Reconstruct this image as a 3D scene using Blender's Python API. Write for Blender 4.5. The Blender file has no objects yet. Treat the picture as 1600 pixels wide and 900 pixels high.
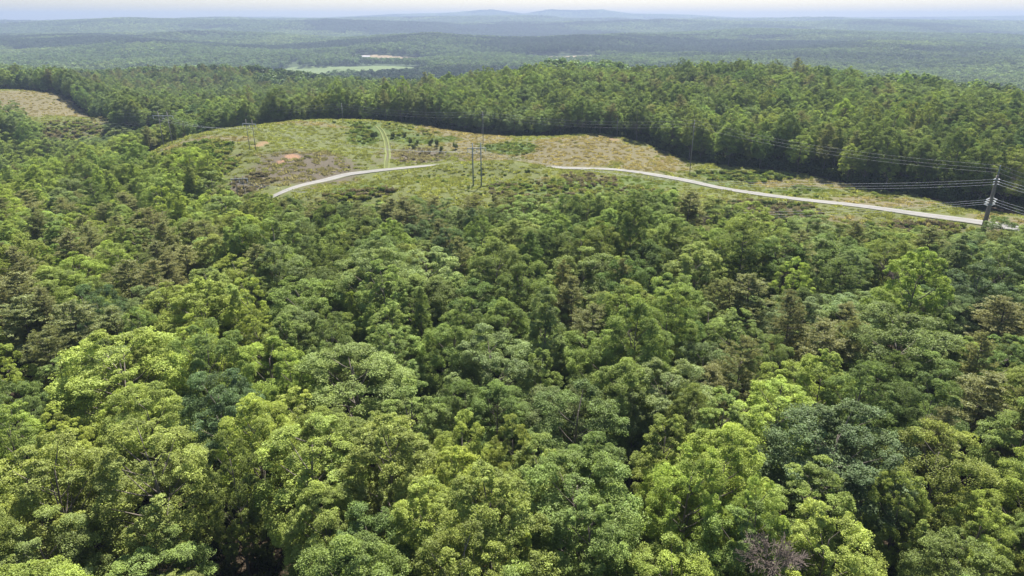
import bpy, math, random
import numpy as np
from mathutils import Vector

sc = bpy.context.scene
COL = sc.collection
rng = np.random.default_rng(7)
R_ = math.radians

# ------------------------------------------------------------------ camera, sky, sun, exposure
CAM_Z, PITCH, FPX = 62.0, R_(21.6), 1067.0
cam_d = bpy.data.cameras.new('camera'); cam = bpy.data.objects.new('camera', cam_d); COL.objects.link(cam)
cam_d.sensor_width = 36.0; cam_d.lens = 24.0
cam_d.clip_start = 0.5; cam_d.clip_end = 40000
cam.location = (0, 0, CAM_Z); cam.rotation_euler = (R_(90) - PITCH, 0, 0)
sc.camera = cam

SUN_EL, SUN_AZ = R_(57), R_(14)
world = bpy.data.worlds.new('World'); sc.world = world; world.use_nodes = True
wn = world.node_tree.nodes; wl = world.node_tree.links
sky = wn.new('ShaderNodeTexSky'); sky.sky_type = 'NISHITA'; sky.sun_disc = False
sky.sun_elevation = SUN_EL; sky.sun_rotation = SUN_AZ; sky.air_density = 1.0; sky.dust_density = 1.1; sky.ozone_density = 1.0
wl.new(sky.outputs[0], wn['Background'].inputs[0]); wn['Background'].inputs[1].default_value = 0.06

sun_d = bpy.data.lights.new('sun', 'SUN'); sun = bpy.data.objects.new('sun', sun_d); COL.objects.link(sun)
sun_d.energy = 5.0; sun_d.angle = R_(0.5); sun_d.color = (1.0, 0.95, 0.87)
sdir = Vector((math.sin(SUN_AZ) * math.cos(SUN_EL), math.cos(SUN_AZ) * math.cos(SUN_EL), math.sin(SUN_EL)))
sun.rotation_euler = sdir.to_track_quat('Z', 'Y').to_euler(); sun.location = (0, 0, 300)

sc.view_settings.view_transform = 'Standard'; sc.view_settings.look = 'None'
sc.view_settings.exposure = 1.7; sc.view_settings.gamma = 1.0; sc.view_settings.use_curve_mapping = False
sc.render.engine = 'CYCLES'
cy = sc.cycles
cy.max_bounces = 6; cy.diffuse_bounces = 2; cy.glossy_bounces = 1; cy.transmission_bounces = 3; cy.volume_bounces = 1
cy.use_denoising = True; cy.denoiser = 'OPENIMAGEDENOISE'; cy.denoising_prefilter = 'ACCURATE'; cy.denoising_input_passes = 'RGB_ALBEDO_NORMAL'
cy.use_adaptive_sampling = True; cy.adaptive_threshold = 0.01
HAZE_DENSITY = 1.6e-4

# ------------------------------------------------------------------ tags and mesh helpers
def tag(o, label=None, cat=None, group=None, kind=None):
    if label: o['label'] = label
    if cat: o['category'] = cat
    if group: o['group'] = group
    if kind: o['kind'] = kind
    return o

def empty(name, loc, rz=0.0):
    o = bpy.data.objects.new(name, None); COL.objects.link(o)
    o.location = loc; o.rotation_euler = (0, 0, rz); o.empty_display_size = 0.5
    return o

def mesh(name, V, F, mats=(), midx=None, attrs=None, smooth=False):
    """F: (M,4) quads; a face whose last two indices are equal is a triangle."""
    V = np.asarray(V, dtype=np.float32); F = np.asarray(F, dtype=np.int32)
    m = bpy.data.meshes.new(name)
    tri = F[:, 2] == F[:, 3]
    m.vertices.add(len(V)); m.vertices.foreach_set('co', V.ravel())
    if tri.any():
        cnt = np.where(tri, 3, 4); starts = np.concatenate([[0], np.cumsum(cnt)[:-1]])
        keep = np.ones(F.shape, bool); keep[tri, 3] = False
        loops = F[keep]
    else:
        starts = np.arange(len(F)) * 4; loops = F.ravel()
    m.loops.add(len(loops)); m.loops.foreach_set('vertex_index', loops.astype(np.int32))
    m.polygons.add(len(F)); m.polygons.foreach_set('loop_start', starts.astype(np.int32))
    for mt in mats: m.materials.append(mt)
    if midx is not None: m.polygons.foreach_set('material_index', np.asarray(midx, dtype=np.int32))
    m.polygons.foreach_set('use_smooth', np.full(len(F), smooth))
    for k, (dom, typ, arr) in (attrs or {}).items():
        a = m.attributes.new(k, typ, dom)
        arr = np.asarray(arr, dtype=np.int32 if typ == 'INT' else np.float32)
        a.data.foreach_set({'FLOAT': 'value', 'INT': 'value', 'FLOAT_VECTOR': 'vector', 'FLOAT_COLOR': 'color'}[typ], arr.ravel())
    m.update(calc_edges=True); m.validate()
    return m

def link(name, me, parent=None, loc=None):
    o = bpy.data.objects.new(name, me); COL.objects.link(o)
    if parent is not None: o.parent = parent
    if loc is not None: o.location = loc
    return o

class MB:
    """Collects tubes, boxes and cards; makes ONE mesh."""
    def __init__(s): s.V = []; s.F = []; s.n = 0
    def add(s, V, F):
        V = np.asarray(V, float).reshape(-1, 3); F = np.asarray(F, int).reshape(-1, 4)
        s.V.append(V); s.F.append(F + s.n); s.n += len(V)
    def tube(s, P, r, k=6, cap=True):
        P = np.asarray(P, float); n = len(P); r = np.broadcast_to(np.asarray(r, float), (n,)).copy()
        if cap:
            P = np.vstack([P[:1], P, P[-1:]]); r = np.concatenate([[r[0] * .02], r, [r[-1] * .02]]); n += 2
        T = np.gradient(P, axis=0)
        if cap: T[0] = T[1] = P[2] - P[1]; T[-1] = T[-2] = P[-2] - P[-3]
        T /= np.linalg.norm(T, axis=1)[:, None] + 1e-9
        a = np.where(np.abs(T[:, 2:3]) > .9, np.array([[1., 0, 0]]), np.array([[0, 0, 1.]]))
        A = np.cross(T, a); A /= np.linalg.norm(A, axis=1)[:, None] + 1e-9
        B = np.cross(T, A)
        th = np.arange(k) * 2 * math.pi / k
        V = P[:, None] + r[:, None, None] * (np.cos(th)[None, :, None] * A[:, None] + np.sin(th)[None, :, None] * B[:, None])
        i, j = np.meshgrid(np.arange(n - 1), np.arange(k), indexing='ij'); j2 = (j + 1) % k
        F = np.stack([i * k + j, i * k + j2, (i + 1) * k + j2, (i + 1) * k + j], -1).reshape(-1, 4)
        s.add(V, F)
    def box(s, c, size, ax=(1, 0, 0)):
        ax = np.asarray(ax, float); ax /= np.linalg.norm(ax)
        up = np.array([0, 0, 1.]); ay = np.cross(up, ax); ay /= np.linalg.norm(ay); az = np.cross(ax, ay)
        d = np.asarray(size, float) / 2
        V = [np.asarray(c) + sx * d[0] * ax + sy * d[1] * ay + sz * d[2] * az for sx in (-1, 1) for sy in (-1, 1) for sz in (-1, 1)]
        s.add(V, [[0, 1, 3, 2], [4, 6, 7, 5], [0, 4, 5, 1], [2, 3, 7, 6], [0, 2, 6, 4], [1, 5, 7, 3]])
    def mesh(s, name, mats, smooth=False, **k):
        return mesh(name, np.vstack(s.V), np.vstack(s.F), mats, smooth=smooth, **k)

def noise2(x, y, scale, seed=0):
    """smooth lattice noise in [-1,1]"""
    x = np.asarray(x, float) / scale; y = np.asarray(y, float) / scale
    xi = np.floor(x).astype(np.int64); yi = np.floor(y).astype(np.int64); fx = x - xi; fy = y - yi
    fx = fx * fx * (3 - 2 * fx); fy = fy * fy * (3 - 2 * fy)
    def h(a, b):
        n = (a * 374761393 + b * 668265263 + seed * 1442695041) & 0xffffffff
        n = ((n ^ (n >> 13)) * 1274126177) & 0xffffffff
        return ((n ^ (n >> 16)) & 0xffff) / 32767.5 - 1
    return (h(xi, yi) * (1 - fx) + h(xi + 1, yi) * fx) * (1 - fy) + (h(xi, yi + 1) * (1 - fx) + h(xi + 1, yi + 1) * fx) * fy

def fbm(x, y, scale, seed=0, o=3):
    return sum(noise2(x, y, scale / 2 ** i, seed + 17 * i) * .5 ** i for i in range(o))

def sstep(a, b, x):
    t = np.clip((np.asarray(x, float) - a) / (b - a), 0, 1); return t * t * (3 - 2 * t)

def inpoly(x, y, P):
    x = np.asarray(x, float); y = np.asarray(y, float); r = np.zeros(x.shape, bool)
    for (x0, y0), (x1, y1) in zip(P, list(P[1:]) + [P[0]]):
        c = ((y0 > y) != (y1 > y)) & (x < (x1 - x0) * (y - y0) / ((y1 - y0) or 1e-9) + x0); r ^= c
    return r

def pdist(x, y, P):
    d = np.full(np.shape(x), 1e9)
    for (x0, y0), (x1, y1) in zip(P[:-1], P[1:]):
        dx, dy = x1 - x0, y1 - y0; t = np.clip(((x - x0) * dx + (y - y0) * dy) / (dx * dx + dy * dy + 1e-9), 0, 1)
        d = np.minimum(d, np.hypot(x - x0 - t * dx, y - y0 - t * dy))
    return d

# ------------------------------------------------------------------ the land: surveyed spots (sight line + distance) and hills beyond
def sight(u, v):
    a, b = (u - 800) / FPX, (450 - v) / FPX
    return a, math.cos(PITCH) + b * math.sin(PITCH), -math.sin(PITCH) + b * math.cos(PITCH)
def at(u, v, Y):
    a, b, c = sight(u, v); t = Y / b
    return a * t, Y, CAM_Z + c * t
def project(x, y, z):
    d = y * math.cos(PITCH) - (z - CAM_Z) * math.sin(PITCH); up = y * math.sin(PITCH) + (z - CAM_Z) * math.cos(PITCH)
    return 800 + FPX * x / d, 450 - FPX * up / d, d

spots = [at(*p) for p in [
    (440, 302, 245), (540, 276, 282), (665, 262, 298), (860, 260, 305), (960, 267, 292), (1080, 285, 272), (1300, 318, 235), (1530, 347, 210), (1600, 357, 202),
    (640, 285, 258), (760, 285, 258), (900, 280, 262),
    (240, 236, 322), (330, 206, 350), (430, 194, 362), (480, 190, 366), (535, 189, 372), (391, 236, 300), (480, 240, 300), (430, 265, 275), (480, 280, 268), (540, 258, 292),
    (300, 262, 285), (600, 190, 400), (660, 196, 398), (730, 206, 392), (800, 215, 388), (860, 213, 384), (910, 212, 356), (990, 221, 352), (1080, 251, 318), (1140, 263, 300),
    (1220, 266, 294), (1330, 291, 266), (1430, 306, 250), (1520, 326, 232), (600, 230, 340), (740, 225, 345), (660, 245, 318), (800, 240, 330), (920, 240, 325), (1000, 255, 305),
    (0, 140, 600), (60, 146, 590), (110, 157, 560), (170, 190, 490), (0, 180, 500), (60, 212, 430), (120, 214, 430), (0, 200, 450)]]
spots += [(-125, 235, -9), (-175, 275, -11), (-205, 300, -18), (-90, 222, -5), (-250, 330, -28), (-300, 365, -28), (-225, 375, -25), (-190, 270, -14), (-330, 400, -20), (-150, 200, -6), (-60, 150, -2), (0, 100, 0), (100, 120, 0), (0, 200, 1), (150, 200, 0), (-100, 80, 0), (90, 60, 0),
          (-200, 420, -14), (-120, 450, -14), (-60, 470, -6), (-330, 560, -12), (-200, 560, -18), (-100, 560, -12),
          (-250, 700, -22), (-220, 820, -26), (-450, 800, -22), (-100, 720, -23), (0, 640, -2), (60, 640, -1), (120, 600, 3), (230, 540, 4), (330, 440, -4), (420, 400, -5), (-600, 900, -24), (-300, 1050, -22), (-600, 1150, -24), (-100, 950, -24), (-800, 700, -24), (-60, 800, -26), (0, 800, -10), (150, 760, -1), (250, 330, 1), (100, 450, 2), (200, 420, 2), (0, 480, 2), (-300, 900, -16),
          (-150, 800, -26)]
S = np.array(spots)
def lp(x, y):
    r = np.sqrt(x * x + y * y) + 1e-6
    return np.arctan2(x, np.maximum(y, 1e-3)), np.log(np.maximum(r, 12.0))
def kern(x, y):
    a, b = lp(np.asarray(x, float), np.asarray(y, float)); sa, sb = lp(S[:, 0], S[:, 1])
    return np.exp(-((a[..., None] - sa) ** 2 + (b[..., None] - sb) ** 2) / (2 * .12 ** 2))
Kss = kern(S[:, 0], S[:, 1])
W = np.linalg.solve(Kss + .004 * np.eye(len(S)), S[:, 2])

EDGE_U = [-1.3, -.80, -.55, -.25, -.12, 0, .25, .45, .72, 1.3]
EDGE_D = [850, 850, 830, 720, 700, 640, 600, 520, 420, 380]
RIDGE_U = np.array([-3000, 0, 180, 230, 330, 480, 540, 640, 700, 770, 815, 850, 885, 920, 960, 1040, 1100, 1200, 1350, 1500, 1600, 4600])
RIDGE_V = np.array([33, 36, 34, 31.5, 31, 28.5, 29.5, 25, 23.5, 19, 24.5, 19, 20, 18.5, 24.5, 25.5, 29, 29.5, 29, 27, 26, 28.])

HUMP = 5.2
def H(x, y):
    x = np.asarray(x, float); y = np.asarray(y, float)
    yy = np.maximum(y, 1.0); az = x / yy
    near = np.zeros(x.shape)
    m = (y < 1900) & (y > -50)
    if m.any(): near[m] = kern(x[m], y[m]) @ W
    near = near + .5 * noise2(x, y, 23, 3) + 1.0 * noise2(x, y, 60, 5) * sstep(300, 500, y)
    near = near + HUMP * np.exp(-(np.abs(x + 15) / 31) ** 3 - ((y - 279) / 12) ** 2)
    D = np.interp(np.clip(az, -1.3, 1.3), EDGE_U, EDGE_D)
    f = sstep(D, D * 1.75 + 150, y)
    u = 800 + FPX * az * .93
    far = -72 + 7 * fbm(x, y, 330, 11) + sstep(3200, 8000, y) * 45
    # wooded rises in the middle distance
    def rise(u0, Y0, wu, wy, h):
        nonlocal far
        far = far + 1.5 * h * np.exp(-((u - u0) / wu) ** 2 - ((y - Y0) / wy) ** 2)
    rise(690, 3000, 170, 420, 27); rise(930, 3300, 130, 500, 24); rise(300, 2700, 110, 350, 22); rise(1330, 2600, 140, 350, 20); rise(420, 3600, 160, 500, 30); rise(120, 3300, 170, 700, 26)
    rise(1450, 3400, 260, 700, 22); rise(1150, 3900, 200, 600, 30); rise(200, 5000, 260, 600, 48); rise(560, 5200, 200, 600, 38)
    rise(1000, 5600, 320, 700, 42); rise(1500, 5800, 300, 800, 40); rise(330, 6600, 300, 700, 50); rise(800, 7200, 260, 700, 50); rise(1280, 7600, 300, 700, 44)
    for bx, by, w, A in ((-1531, 3150, 95, 20), (-402, 2410, 170, 15), (198, 2470, 160, 13)):   # open slopes that face this way
        far = far + A * sstep(by - 110, by + 110, y) * np.exp(-((x - bx) / w) ** 2 - np.maximum(0, y - by - 110) / 350)
    far = far + 16 * fbm(x, y, 1300, 31) * sstep(2600, 4500, y)
    rv = np.interp(u, RIDGE_U, RIDGE_V)
    rz = CAM_Z + 10600 * ((421.5 - (450 - 28.0)) * 0 + (28.5 - rv) / FPX * 1.02) + 5 * noise2(x, y, 420, 77) - 14
    far = np.where(True, far + (rz - far) * np.exp(-((y - 10600) / 900.) ** 2), far)
    far = np.where(y > 10600, np.minimum(far, rz), far)
    return near * (1 - f) + far * f

def H1(x, y): return float(H(np.array([x]), np.array([y]))[0])
def ground(u, v, y0=60, y1=12000):
    a, b, c = sight(u, v); Y = np.exp(np.linspace(math.log(y0), math.log(y1), 4000)); t = Y / b
    x = a * t; z = CAM_Z + c * t; h = H(x, Y); k = np.argmax(z <= h)
    return float(x[k]), float(Y[k]), float(h[k])

# clearings (plan outlines)
def plan(pts): return [at(*p)[:2] for p in pts]
CLEAR = plan([(150, 262, 330), (240, 235, 345), (330, 200, 375), (430, 188, 390), (480, 184, 396), (540, 186, 405), (600, 190, 403), (660, 196, 400), (730, 206, 394), (800, 215, 390), (860, 212, 386), (920, 208, 366),
              (990, 219, 356), (1080, 250, 321), (1140, 262, 303), (1220, 265, 297), (1330, 290, 268), (1430, 305, 252), (1520, 325, 234), (1640, 345, 215), (1900, 400, 190),
              (1900, 430, 172), (1640, 400, 172), (1500, 400, 176), (1390, 400, 178), (1290, 380, 186), (1200, 360, 190), (1100, 350, 200), (1000, 340, 208), (800, 340, 210), (600, 340, 210), (480, 335, 215), (400, 320, 225), (330, 300, 250), (200, 290, 290)])
CLEAR_B = plan([(-500, 150, 640), (0, 137, 625), (60, 143, 610), (115, 155, 570), (150, 172, 520), (190, 200, 470), (175, 216, 430), (100, 222, 410), (60, 214, 425), (30, 200, 445), (-60, 185, 480), (-500, 190, 500)])
CLEAR_C = [(-118, 470), (-95, 480), (-100, 520), (-128, 505)]
ROAD_PX = [(250, 372, 212), (380, 325, 230), (440, 302, 245), (480, 289, 261), (540, 276, 282), (600, 268.5, 293), (665, 262, 300), (730, 260, 306), (800, 258, 308), (860, 260, 305), (960, 267, 292), (1080, 285, 272), (1190, 301, 253),
           (1300, 318, 235), (1420, 333, 221), (1530, 347, 210), (1600, 357, 202), (1750, 385, 182)]
def smooth_line(P, n):
    P = np.array(P, float); d = np.concatenate([[0], np.cumsum(np.hypot(*np.diff(P[:, :2], axis=0).T))]); s = np.linspace(0, d[-1], n)
    Q = np.stack([np.interp(s, d, P[:, k]) for k in range(P.shape[1])], 1)
    for _ in range(max(2, n // 28)): Q[1:-1] = .25 * Q[:-2] + .5 * Q[1:-1] + .25 * Q[2:]
    return Q
ROAD = smooth_line([at(*p)[:2] for p in ROAD_PX], 150)
def px_blob(u, v, ru, rv):
    """an oval patch of ground, in plan"""
    y0 = 1150 if v < 125 else 60; x, y, z = ground(u, v, y0); d = math.hypot(y, CAM_Z - z)
    x2, y2, _ = ground(u, v - rv, y0); x3, y3, _ = ground(u, v + rv, y0)
    return x, y, d * ru / FPX, max(4.0, min(abs(y2 - y3) / 2, 70.0 if y < 900 else 900))

# ------------------------------------------------------------------ materials
def mat(name):
    m = bpy.data.materials.new(name); m.use_nodes = True; nt = m.node_tree; nt.nodes.clear()
    out = nt.nodes.new('ShaderNodeOutputMaterial'); return m, nt, out
def nd(nt, typ, **k):
    n = nt.nodes.new(typ)
    for a, b in k.items(): setattr(n, a, b)
    return n
def mixc(nt, fac, a, b, blend='MIX'):
    n = nd(nt, 'ShaderNodeMix', data_type='RGBA', blend_type=blend)
    for s, v in ((0, fac), (6, a), (7, b)):
        if hasattr(v, 'is_linked') or hasattr(v, 'links'): nt.links.new(v, n.inputs[s])
        elif s == 0: n.inputs[0].default_value = v
        else: n.inputs[s].default_value = (*v, 1) if len(v) == 3 else v
    return n.outputs[2]
def mathn(nt, op, a, b=None):
    n = nd(nt, 'ShaderNodeMath', operation=op)
    for i, v in ((0, a), (1, b)):
        if v is None: continue
        if hasattr(v, 'links'): nt.links.new(v, n.inputs[i])
        else: n.inputs[i].default_value = v
    return n.outputs[0]
def noise_tex(nt, scale, detail=4, rough=.6, vec=None):
    n = nd(nt, 'ShaderNodeTexNoise'); n.inputs['Scale'].default_value = scale; n.inputs['Detail'].default_value = detail; n.inputs['Roughness'].default_value = rough
    if vec is not None: nt.links.new(vec, n.inputs['Vector'])
    return n
def ramp(nt, fac, stops):
    r = nd(nt, 'ShaderNodeValToRGB'); cr = r.color_ramp
    while len(cr.elements) < len(stops): cr.elements.new(.5)
    for e, (p, c) in zip(cr.elements, stops): e.position = p; e.color = (*c, 1)
    nt.links.new(fac, r.inputs[0]); return r.outputs[0]
def attr(nt, name, typ='GEOMETRY'):
    return nd(nt, 'ShaderNodeAttribute', attribute_name=name, attribute_type=typ)
def wpos(nt): return nd(nt, 'ShaderNodeNewGeometry').outputs['Position']

def leaf_material(name, trans=.32, gloss=.012, trans_col=(1.22, 1.24, .6), rough=.5, two_tone=(1.12, 1.07, .78)):
    m, nt, out = mat(name); L = nt.links
    t = attr(nt, 'tint', 'INSTANCER').outputs['Color']; lv = attr(nt, 'leafvar').outputs['Fac']
    warm = mixc(nt, 1.0, t, two_tone, 'MULTIPLY')
    sel = attr(nt, 'leafhue').outputs['Fac']
    base = mixc(nt, sel, t, warm)
    n = nd(nt, 'ShaderNodeVectorMath', operation='SCALE'); L.new(base, n.inputs[0]); L.new(lv, n.inputs['Scale'])
    c = n.outputs[0]
    df = nd(nt, 'ShaderNodeBsdfDiffuse'); L.new(c, df.inputs[0])
    tc = mixc(nt, 1.0, c, trans_col, 'MULTIPLY')
    tr = nd(nt, 'ShaderNodeBsdfTranslucent'); L.new(tc, tr.inputs[0])
    m1 = nd(nt, 'ShaderNodeMixShader'); m1.inputs[0].default_value = trans; L.new(df.outputs[0], m1.inputs[1]); L.new(tr.outputs[0], m1.inputs[2])
    gl = nd(nt, 'ShaderNodeBsdfGlossy'); gl.inputs['Roughness'].default_value = rough; gl.inputs[0].default_value = (.9, .95, .85, 1)
    m2 = nd(nt, 'ShaderNodeMixShader'); m2.inputs[0].default_value = gloss; L.new(m1.outputs[0], m2.inputs[1]); L.new(gl.outputs[0], m2.inputs[2])
    L.new(m2.outputs[0], out.inputs[0]); return m
M_LEAF = leaf_material('broad_leaves')
M_NEEDLE = leaf_material('pine_needles', trans=.4, gloss=.01, trans_col=(1.15, 1.1, .65), two_tone=(1.08, 1.0, .8))
M_GRASS = leaf_material('grass_blades', trans=.55, gloss=.02, trans_col=(1.15, 1.15, .7))

def bark_material(name, a, b, scale=6):
    m, nt, out = mat(name); p = nd(nt, 'ShaderNodeBsdfPrincipled'); p.inputs['Roughness'].default_value = .9
    co = nd(nt, 'ShaderNodeTexCoord').outputs['Object']; mp = nd(nt, 'ShaderNodeMapping'); mp.inputs['Scale'].default_value = (1, 1, .25); nt.links.new(co, mp.inputs[0])
    n = noise_tex(nt, scale, 5, .7, mp.outputs[0])
    nt.links.new(ramp(nt, n.outputs[0], [(.3, a), (.7, b)]), p.inputs[0])
    bp = nd(nt, 'ShaderNodeBump'); bp.inputs['Strength'].default_value = .6; nt.links.new(n.outputs[0], bp.inputs['Height']); nt.links.new(bp.outputs[0], p.inputs['Normal'])
    nt.links.new(p.outputs[0], out.inputs[0]); return m
M_BARK = bark_material('grey_brown_bark', (.07, .055, .045), (.2, .17, .14))
M_PBARK = bark_material('pine_bark', (.05, .042, .034), (.12, .10, .082))
M_DEAD = bark_material('bare_twigs', (.07, .052, .042), (.12, .092, .076), 3)

def plain(name, col, rough=.6, metal=0.0, var=.25, scale=4.0):
    m, nt, out = mat(name); p = nd(nt, 'ShaderNodeBsdfPrincipled'); p.inputs['Roughness'].default_value = rough; p.inputs['Metallic'].default_value = metal
    n = noise_tex(nt, scale, 4, .6, nd(nt, 'ShaderNodeTexCoord').outputs['Object'])
    nt.links.new(ramp(nt, n.outputs[0], [(.25, tuple(c * (1 - var) for c in col)), (.75, tuple(min(1, c * (1 + var)) for c in col))]), p.inputs[0])
    nt.links.new(p.outputs[0], out.inputs[0]); return m
M_STEEL = plain('weathered_steel', (.17, .14, .115), .75, .0, .25, 2)
M_POLE = plain('weathered_pole_timber', (.2, .185, .165), .85, 0, .25, 3)
M_GALV = plain('galvanised_pole', (.17, .20, .21), .6, .2, .15, 3)
M_ARM = plain('pale_crossarm', (.27, .28, .28), .6, .2, .1)
M_PORC = plain('insulator_porcelain', (.62, .63, .63), .35, 0, .1)
M_WIRE = plain('aluminium_wire', (.55, .55, .55), .7, 0, .05)
M_WIRE_D = plain('dull_wire', (.25, .25, .25), .7, 0, .05)
M_ROOF = plain('far_roofing', (.30, .28, .28), .7, 0, .1)
M_WALL = plain('far_wall_paint', (.5, .49, .46), .7, 0, .06)
M_ROCK = plain('pale_rock', (.5, .47, .43), .85, 0, .3, 1.2)

def ground_material():
    m, nt, out = mat('ground_cover'); L = nt.links; P = wpos(nt)
    z = attr(nt, 'cover').outputs['Color']; sp = nd(nt, 'ShaderNodeSeparateColor'); L.new(z, sp.inputs[0])
    z2 = attr(nt, 'cover_extra').outputs['Color']; sp2 = nd(nt, 'ShaderNodeSeparateColor'); L.new(z2, sp2.inputs[0])
    n1 = noise_tex(nt, .06, 6, .65, P).outputs[0]; n2 = noise_tex(nt, .45, 6, .7, P).outputs[0]; n3 = noise_tex(nt, 2.2, 4, .7, P).outputs[0]
    grass = ramp(nt, n2, [(.3, (.088, .104, .034)), (.5, (.106, .12, .041)), (.72, (.126, .134, .052))])
    tan = ramp(nt, n2, [(.3, (.115, .102, .055)), (.5, (.136, .12, .066)), (.72, (.158, .139, .080))])
    brown = ramp(nt, n3, [(.3, (.07, .06, .043)), (.5, (.098, .084, .06)), (.7, (.125, .107, .08))])
    clay = ramp(nt, n3, [(.3, (.20, .115, .066)), (.7, (.31, .19, .12))])
    litter = ramp(nt, n3, [(.3, (.025, .02, .013)), (.7, (.075, .055, .035))])
    wild = ramp(nt, n2, [(.3, (.04, .065, .02)), (.65, (.10, .14, .035))])
    def edge(fac, amt=1.0, n=n2):
        a = mathn(nt, 'SUBTRACT', n, .5); a = mathn(nt, 'MULTIPLY', a, .9 * amt)
        a = mathn(nt, 'ADD', fac, a); r = nd(nt, 'ShaderNodeMapRange', interpolation_type='SMOOTHSTEP'); r.inputs[1].default_value = .12; r.inputs[2].default_value = .85
        L.new(a, r.inputs[0]); g = mathn(nt, 'GREATER_THAN', fac, .02); return mathn(nt, 'MULTIPLY', r.outputs[0], g)
    c = mixc(nt, edge(sp.outputs[0]), grass, tan)
    c = mixc(nt, edge(sp2.outputs[0]), c, wild)
    c = mixc(nt, edge(sp.outputs[1]), c, brown)
    c = mixc(nt, edge(sp.outputs[2], 2.2, n3), c, clay)
    c = mixc(nt, sp2.outputs[1], c, litter)
    farw = ramp(nt, noise_tex(nt, .011, 8, .75, P).outputs[0], [(.35, (.022, .04, .014)), (.65, (.06, .085, .028))])
    c = mixc(nt, sp2.outputs[2], c, farw)
    p = nd(nt, 'ShaderNodeBsdfPrincipled'); p.inputs['Roughness'].default_value = .95; p.inputs['Specular IOR Level'].default_value = .1
    L.new(mixc(nt, 1.0, c, (.76, .76, .76), 'MULTIPLY'), p.inputs[0])
    bp = nd(nt, 'ShaderNodeBump'); bp.inputs['Strength'].default_value = .5; bp.inputs['Distance'].default_value = .5
    L.new(mathn(nt, 'ADD', n2, n3), bp.inputs['Height']); L.new(bp.outputs[0], p.inputs['Normal'])
    L.new(p.outputs[0], out.inputs[0]); return m

def sheet_material(name, stops, scale, s2=None):
    m, nt, out = mat(name); P = wpos(nt); n = noise_tex(nt, scale, 6, .65, P).outputs[0]
    p = nd(nt, 'ShaderNodeBsdfPrincipled'); p.inputs['Roughness'].default_value = .95; p.inputs['Specular IOR Level'].default_value = .1
    nt.links.new(ramp(nt, n, stops), p.inputs[0])
    bp = nd(nt, 'ShaderNodeBump'); bp.inputs['Strength'].default_value = .4; nt.links.new(n, bp.inputs['Height']); nt.links.new(bp.outputs[0], p.inputs['Normal'])
    nt.links.new(p.outputs[0], out.inputs[0]); return m

# ------------------------------------------------------------------ terrain, road, tracks, far fields
FIELDS = [('crop_field', (525, 110.5, 145, 6.0), 'G'), ('hay_field', (612, 91.5, 62, 4.5), 'T'), ('hay_field', (890, 92, 58, 3.2), 'T'),
          ('clay_ground', (253, 70.5, 21, 2.4), 'C'), ('clay_ground', (63, 76, 6, 1.2), 'C'), ('clay_ground', (1108, 91, 9, 1.6), 'T')]
FIELD_BLOBS = [px_blob(*f[1]) for f in FIELDS]

BLOBS = [  # kind, centre and half size as seen on the hillside: t dry grass, b brown brush, c clay, w weeds
    ('b', 480, 262, 78, 27, .9), ('b', 390, 287, 34, 16, .9), ('b', 355, 255, 16, 14, .55), ('c', 457, 245, 12, 4, .8), ('c', 438, 254, 6, 5, .75), ('c', 408, 225, 9, 6, .6), ('b', 415, 240, 14, 6, .5),
    ('t', 900, 238, 95, 26, .9), ('t', 1010, 250, 70, 22, .75), ('t', 740, 212, 60, 14, .75), ('t', 690, 205, 50, 8, .7), ('b', 650, 244, 50, 12, .85), ('b', 720, 246, 45, 8, .5), ('t', 760, 240, 50, 12, .7), ('t', 470, 192, 80, 3, .6), ('t', 320, 218, 80, 6, .7), ('b', 600, 240, 14, 22, .5),
    ('w', 570, 212, 24, 18, .8), ('w', 600, 200, 60, 8, .6), ('w', 795, 232, 42, 9, .9), ('w', 660, 218, 60, 8, .7), ('w', 300, 243, 55, 20, .9), ('w', 345, 262, 24, 12, .7),
    ('w', 1160, 275, 75, 8, .95), ('w', 1130, 290, 60, 6, .6), ('t', 1260, 288, 90, 10, .7), ('t', 1380, 315, 90, 9, .8), ('w', 1250, 297, 60, 6, .6), ('b', 1190, 333, 75, 16, .95), ('b', 1130, 318, 60, 9, .6), ('b', 1410, 362, 90, 14, .9), ('t', 1300, 345, 60, 8, .7), ('t', 1580, 352, 50, 20, .8),
    ('w', 900, 292, 130, 14, .6), ('b', 920, 278, 40, 6, .55), ('b', 850, 282, 20, 5, .5), ('w', 1010, 285, 60, 8, .6), ('w', 560, 290, 50, 9, .6), ('b', 560, 305, 40, 5, .6), ('b', 480, 295, 20, 5, .5),
    ('t', 60, 160, 100, 17, .95), ('t', 120, 168, 50, 18, .7), ('b', 165, 190, 28, 14, .5), ('w', 90, 203, 60, 8, .45), ('b', 75, 212, 26, 6, .8), ('t', -150, 165, 120, 20, .9),
    ('c', 700, 198, 18, 2, .4), ('c', 945, 213, 16, 2, .4), ('c', 960, 218, 10, 2, .5), ('c', 1040, 252, 8, 3, .35), ('t', 800, 207, 60, 5, .6)]

def cover(x, y):
    n = len(x); c = np.zeros((n, 3)); e = np.zeros((n, 3))
    for k, u, v, ru, rv, s in BLOBS:
        bx, by, rx, ry = px_blob(u, v, ru, rv)
        d = ((x - bx) / rx) ** 2 + ((y - by) / ry) ** 2
        w = s * np.clip(1.45 - d * .9, 0, 1)
        if k == 't': c[:, 0] = np.maximum(c[:, 0], w)
        if k == 'b': c[:, 1] = np.maximum(c[:, 1], w)
        if k == 'c': c[:, 2] = np.maximum(c[:, 2], w)
        if k == 'w': e[:, 0] = np.maximum(e[:, 0], w)
    clear = inpoly(x, y, CLEAR) | inpoly(x, y, CLEAR_B) | inpoly(x, y, CLEAR_C)
    e[:, 1] = ~clear
    e[:, 2] = sstep(1000, 1400, y)
    return c, e

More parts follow.
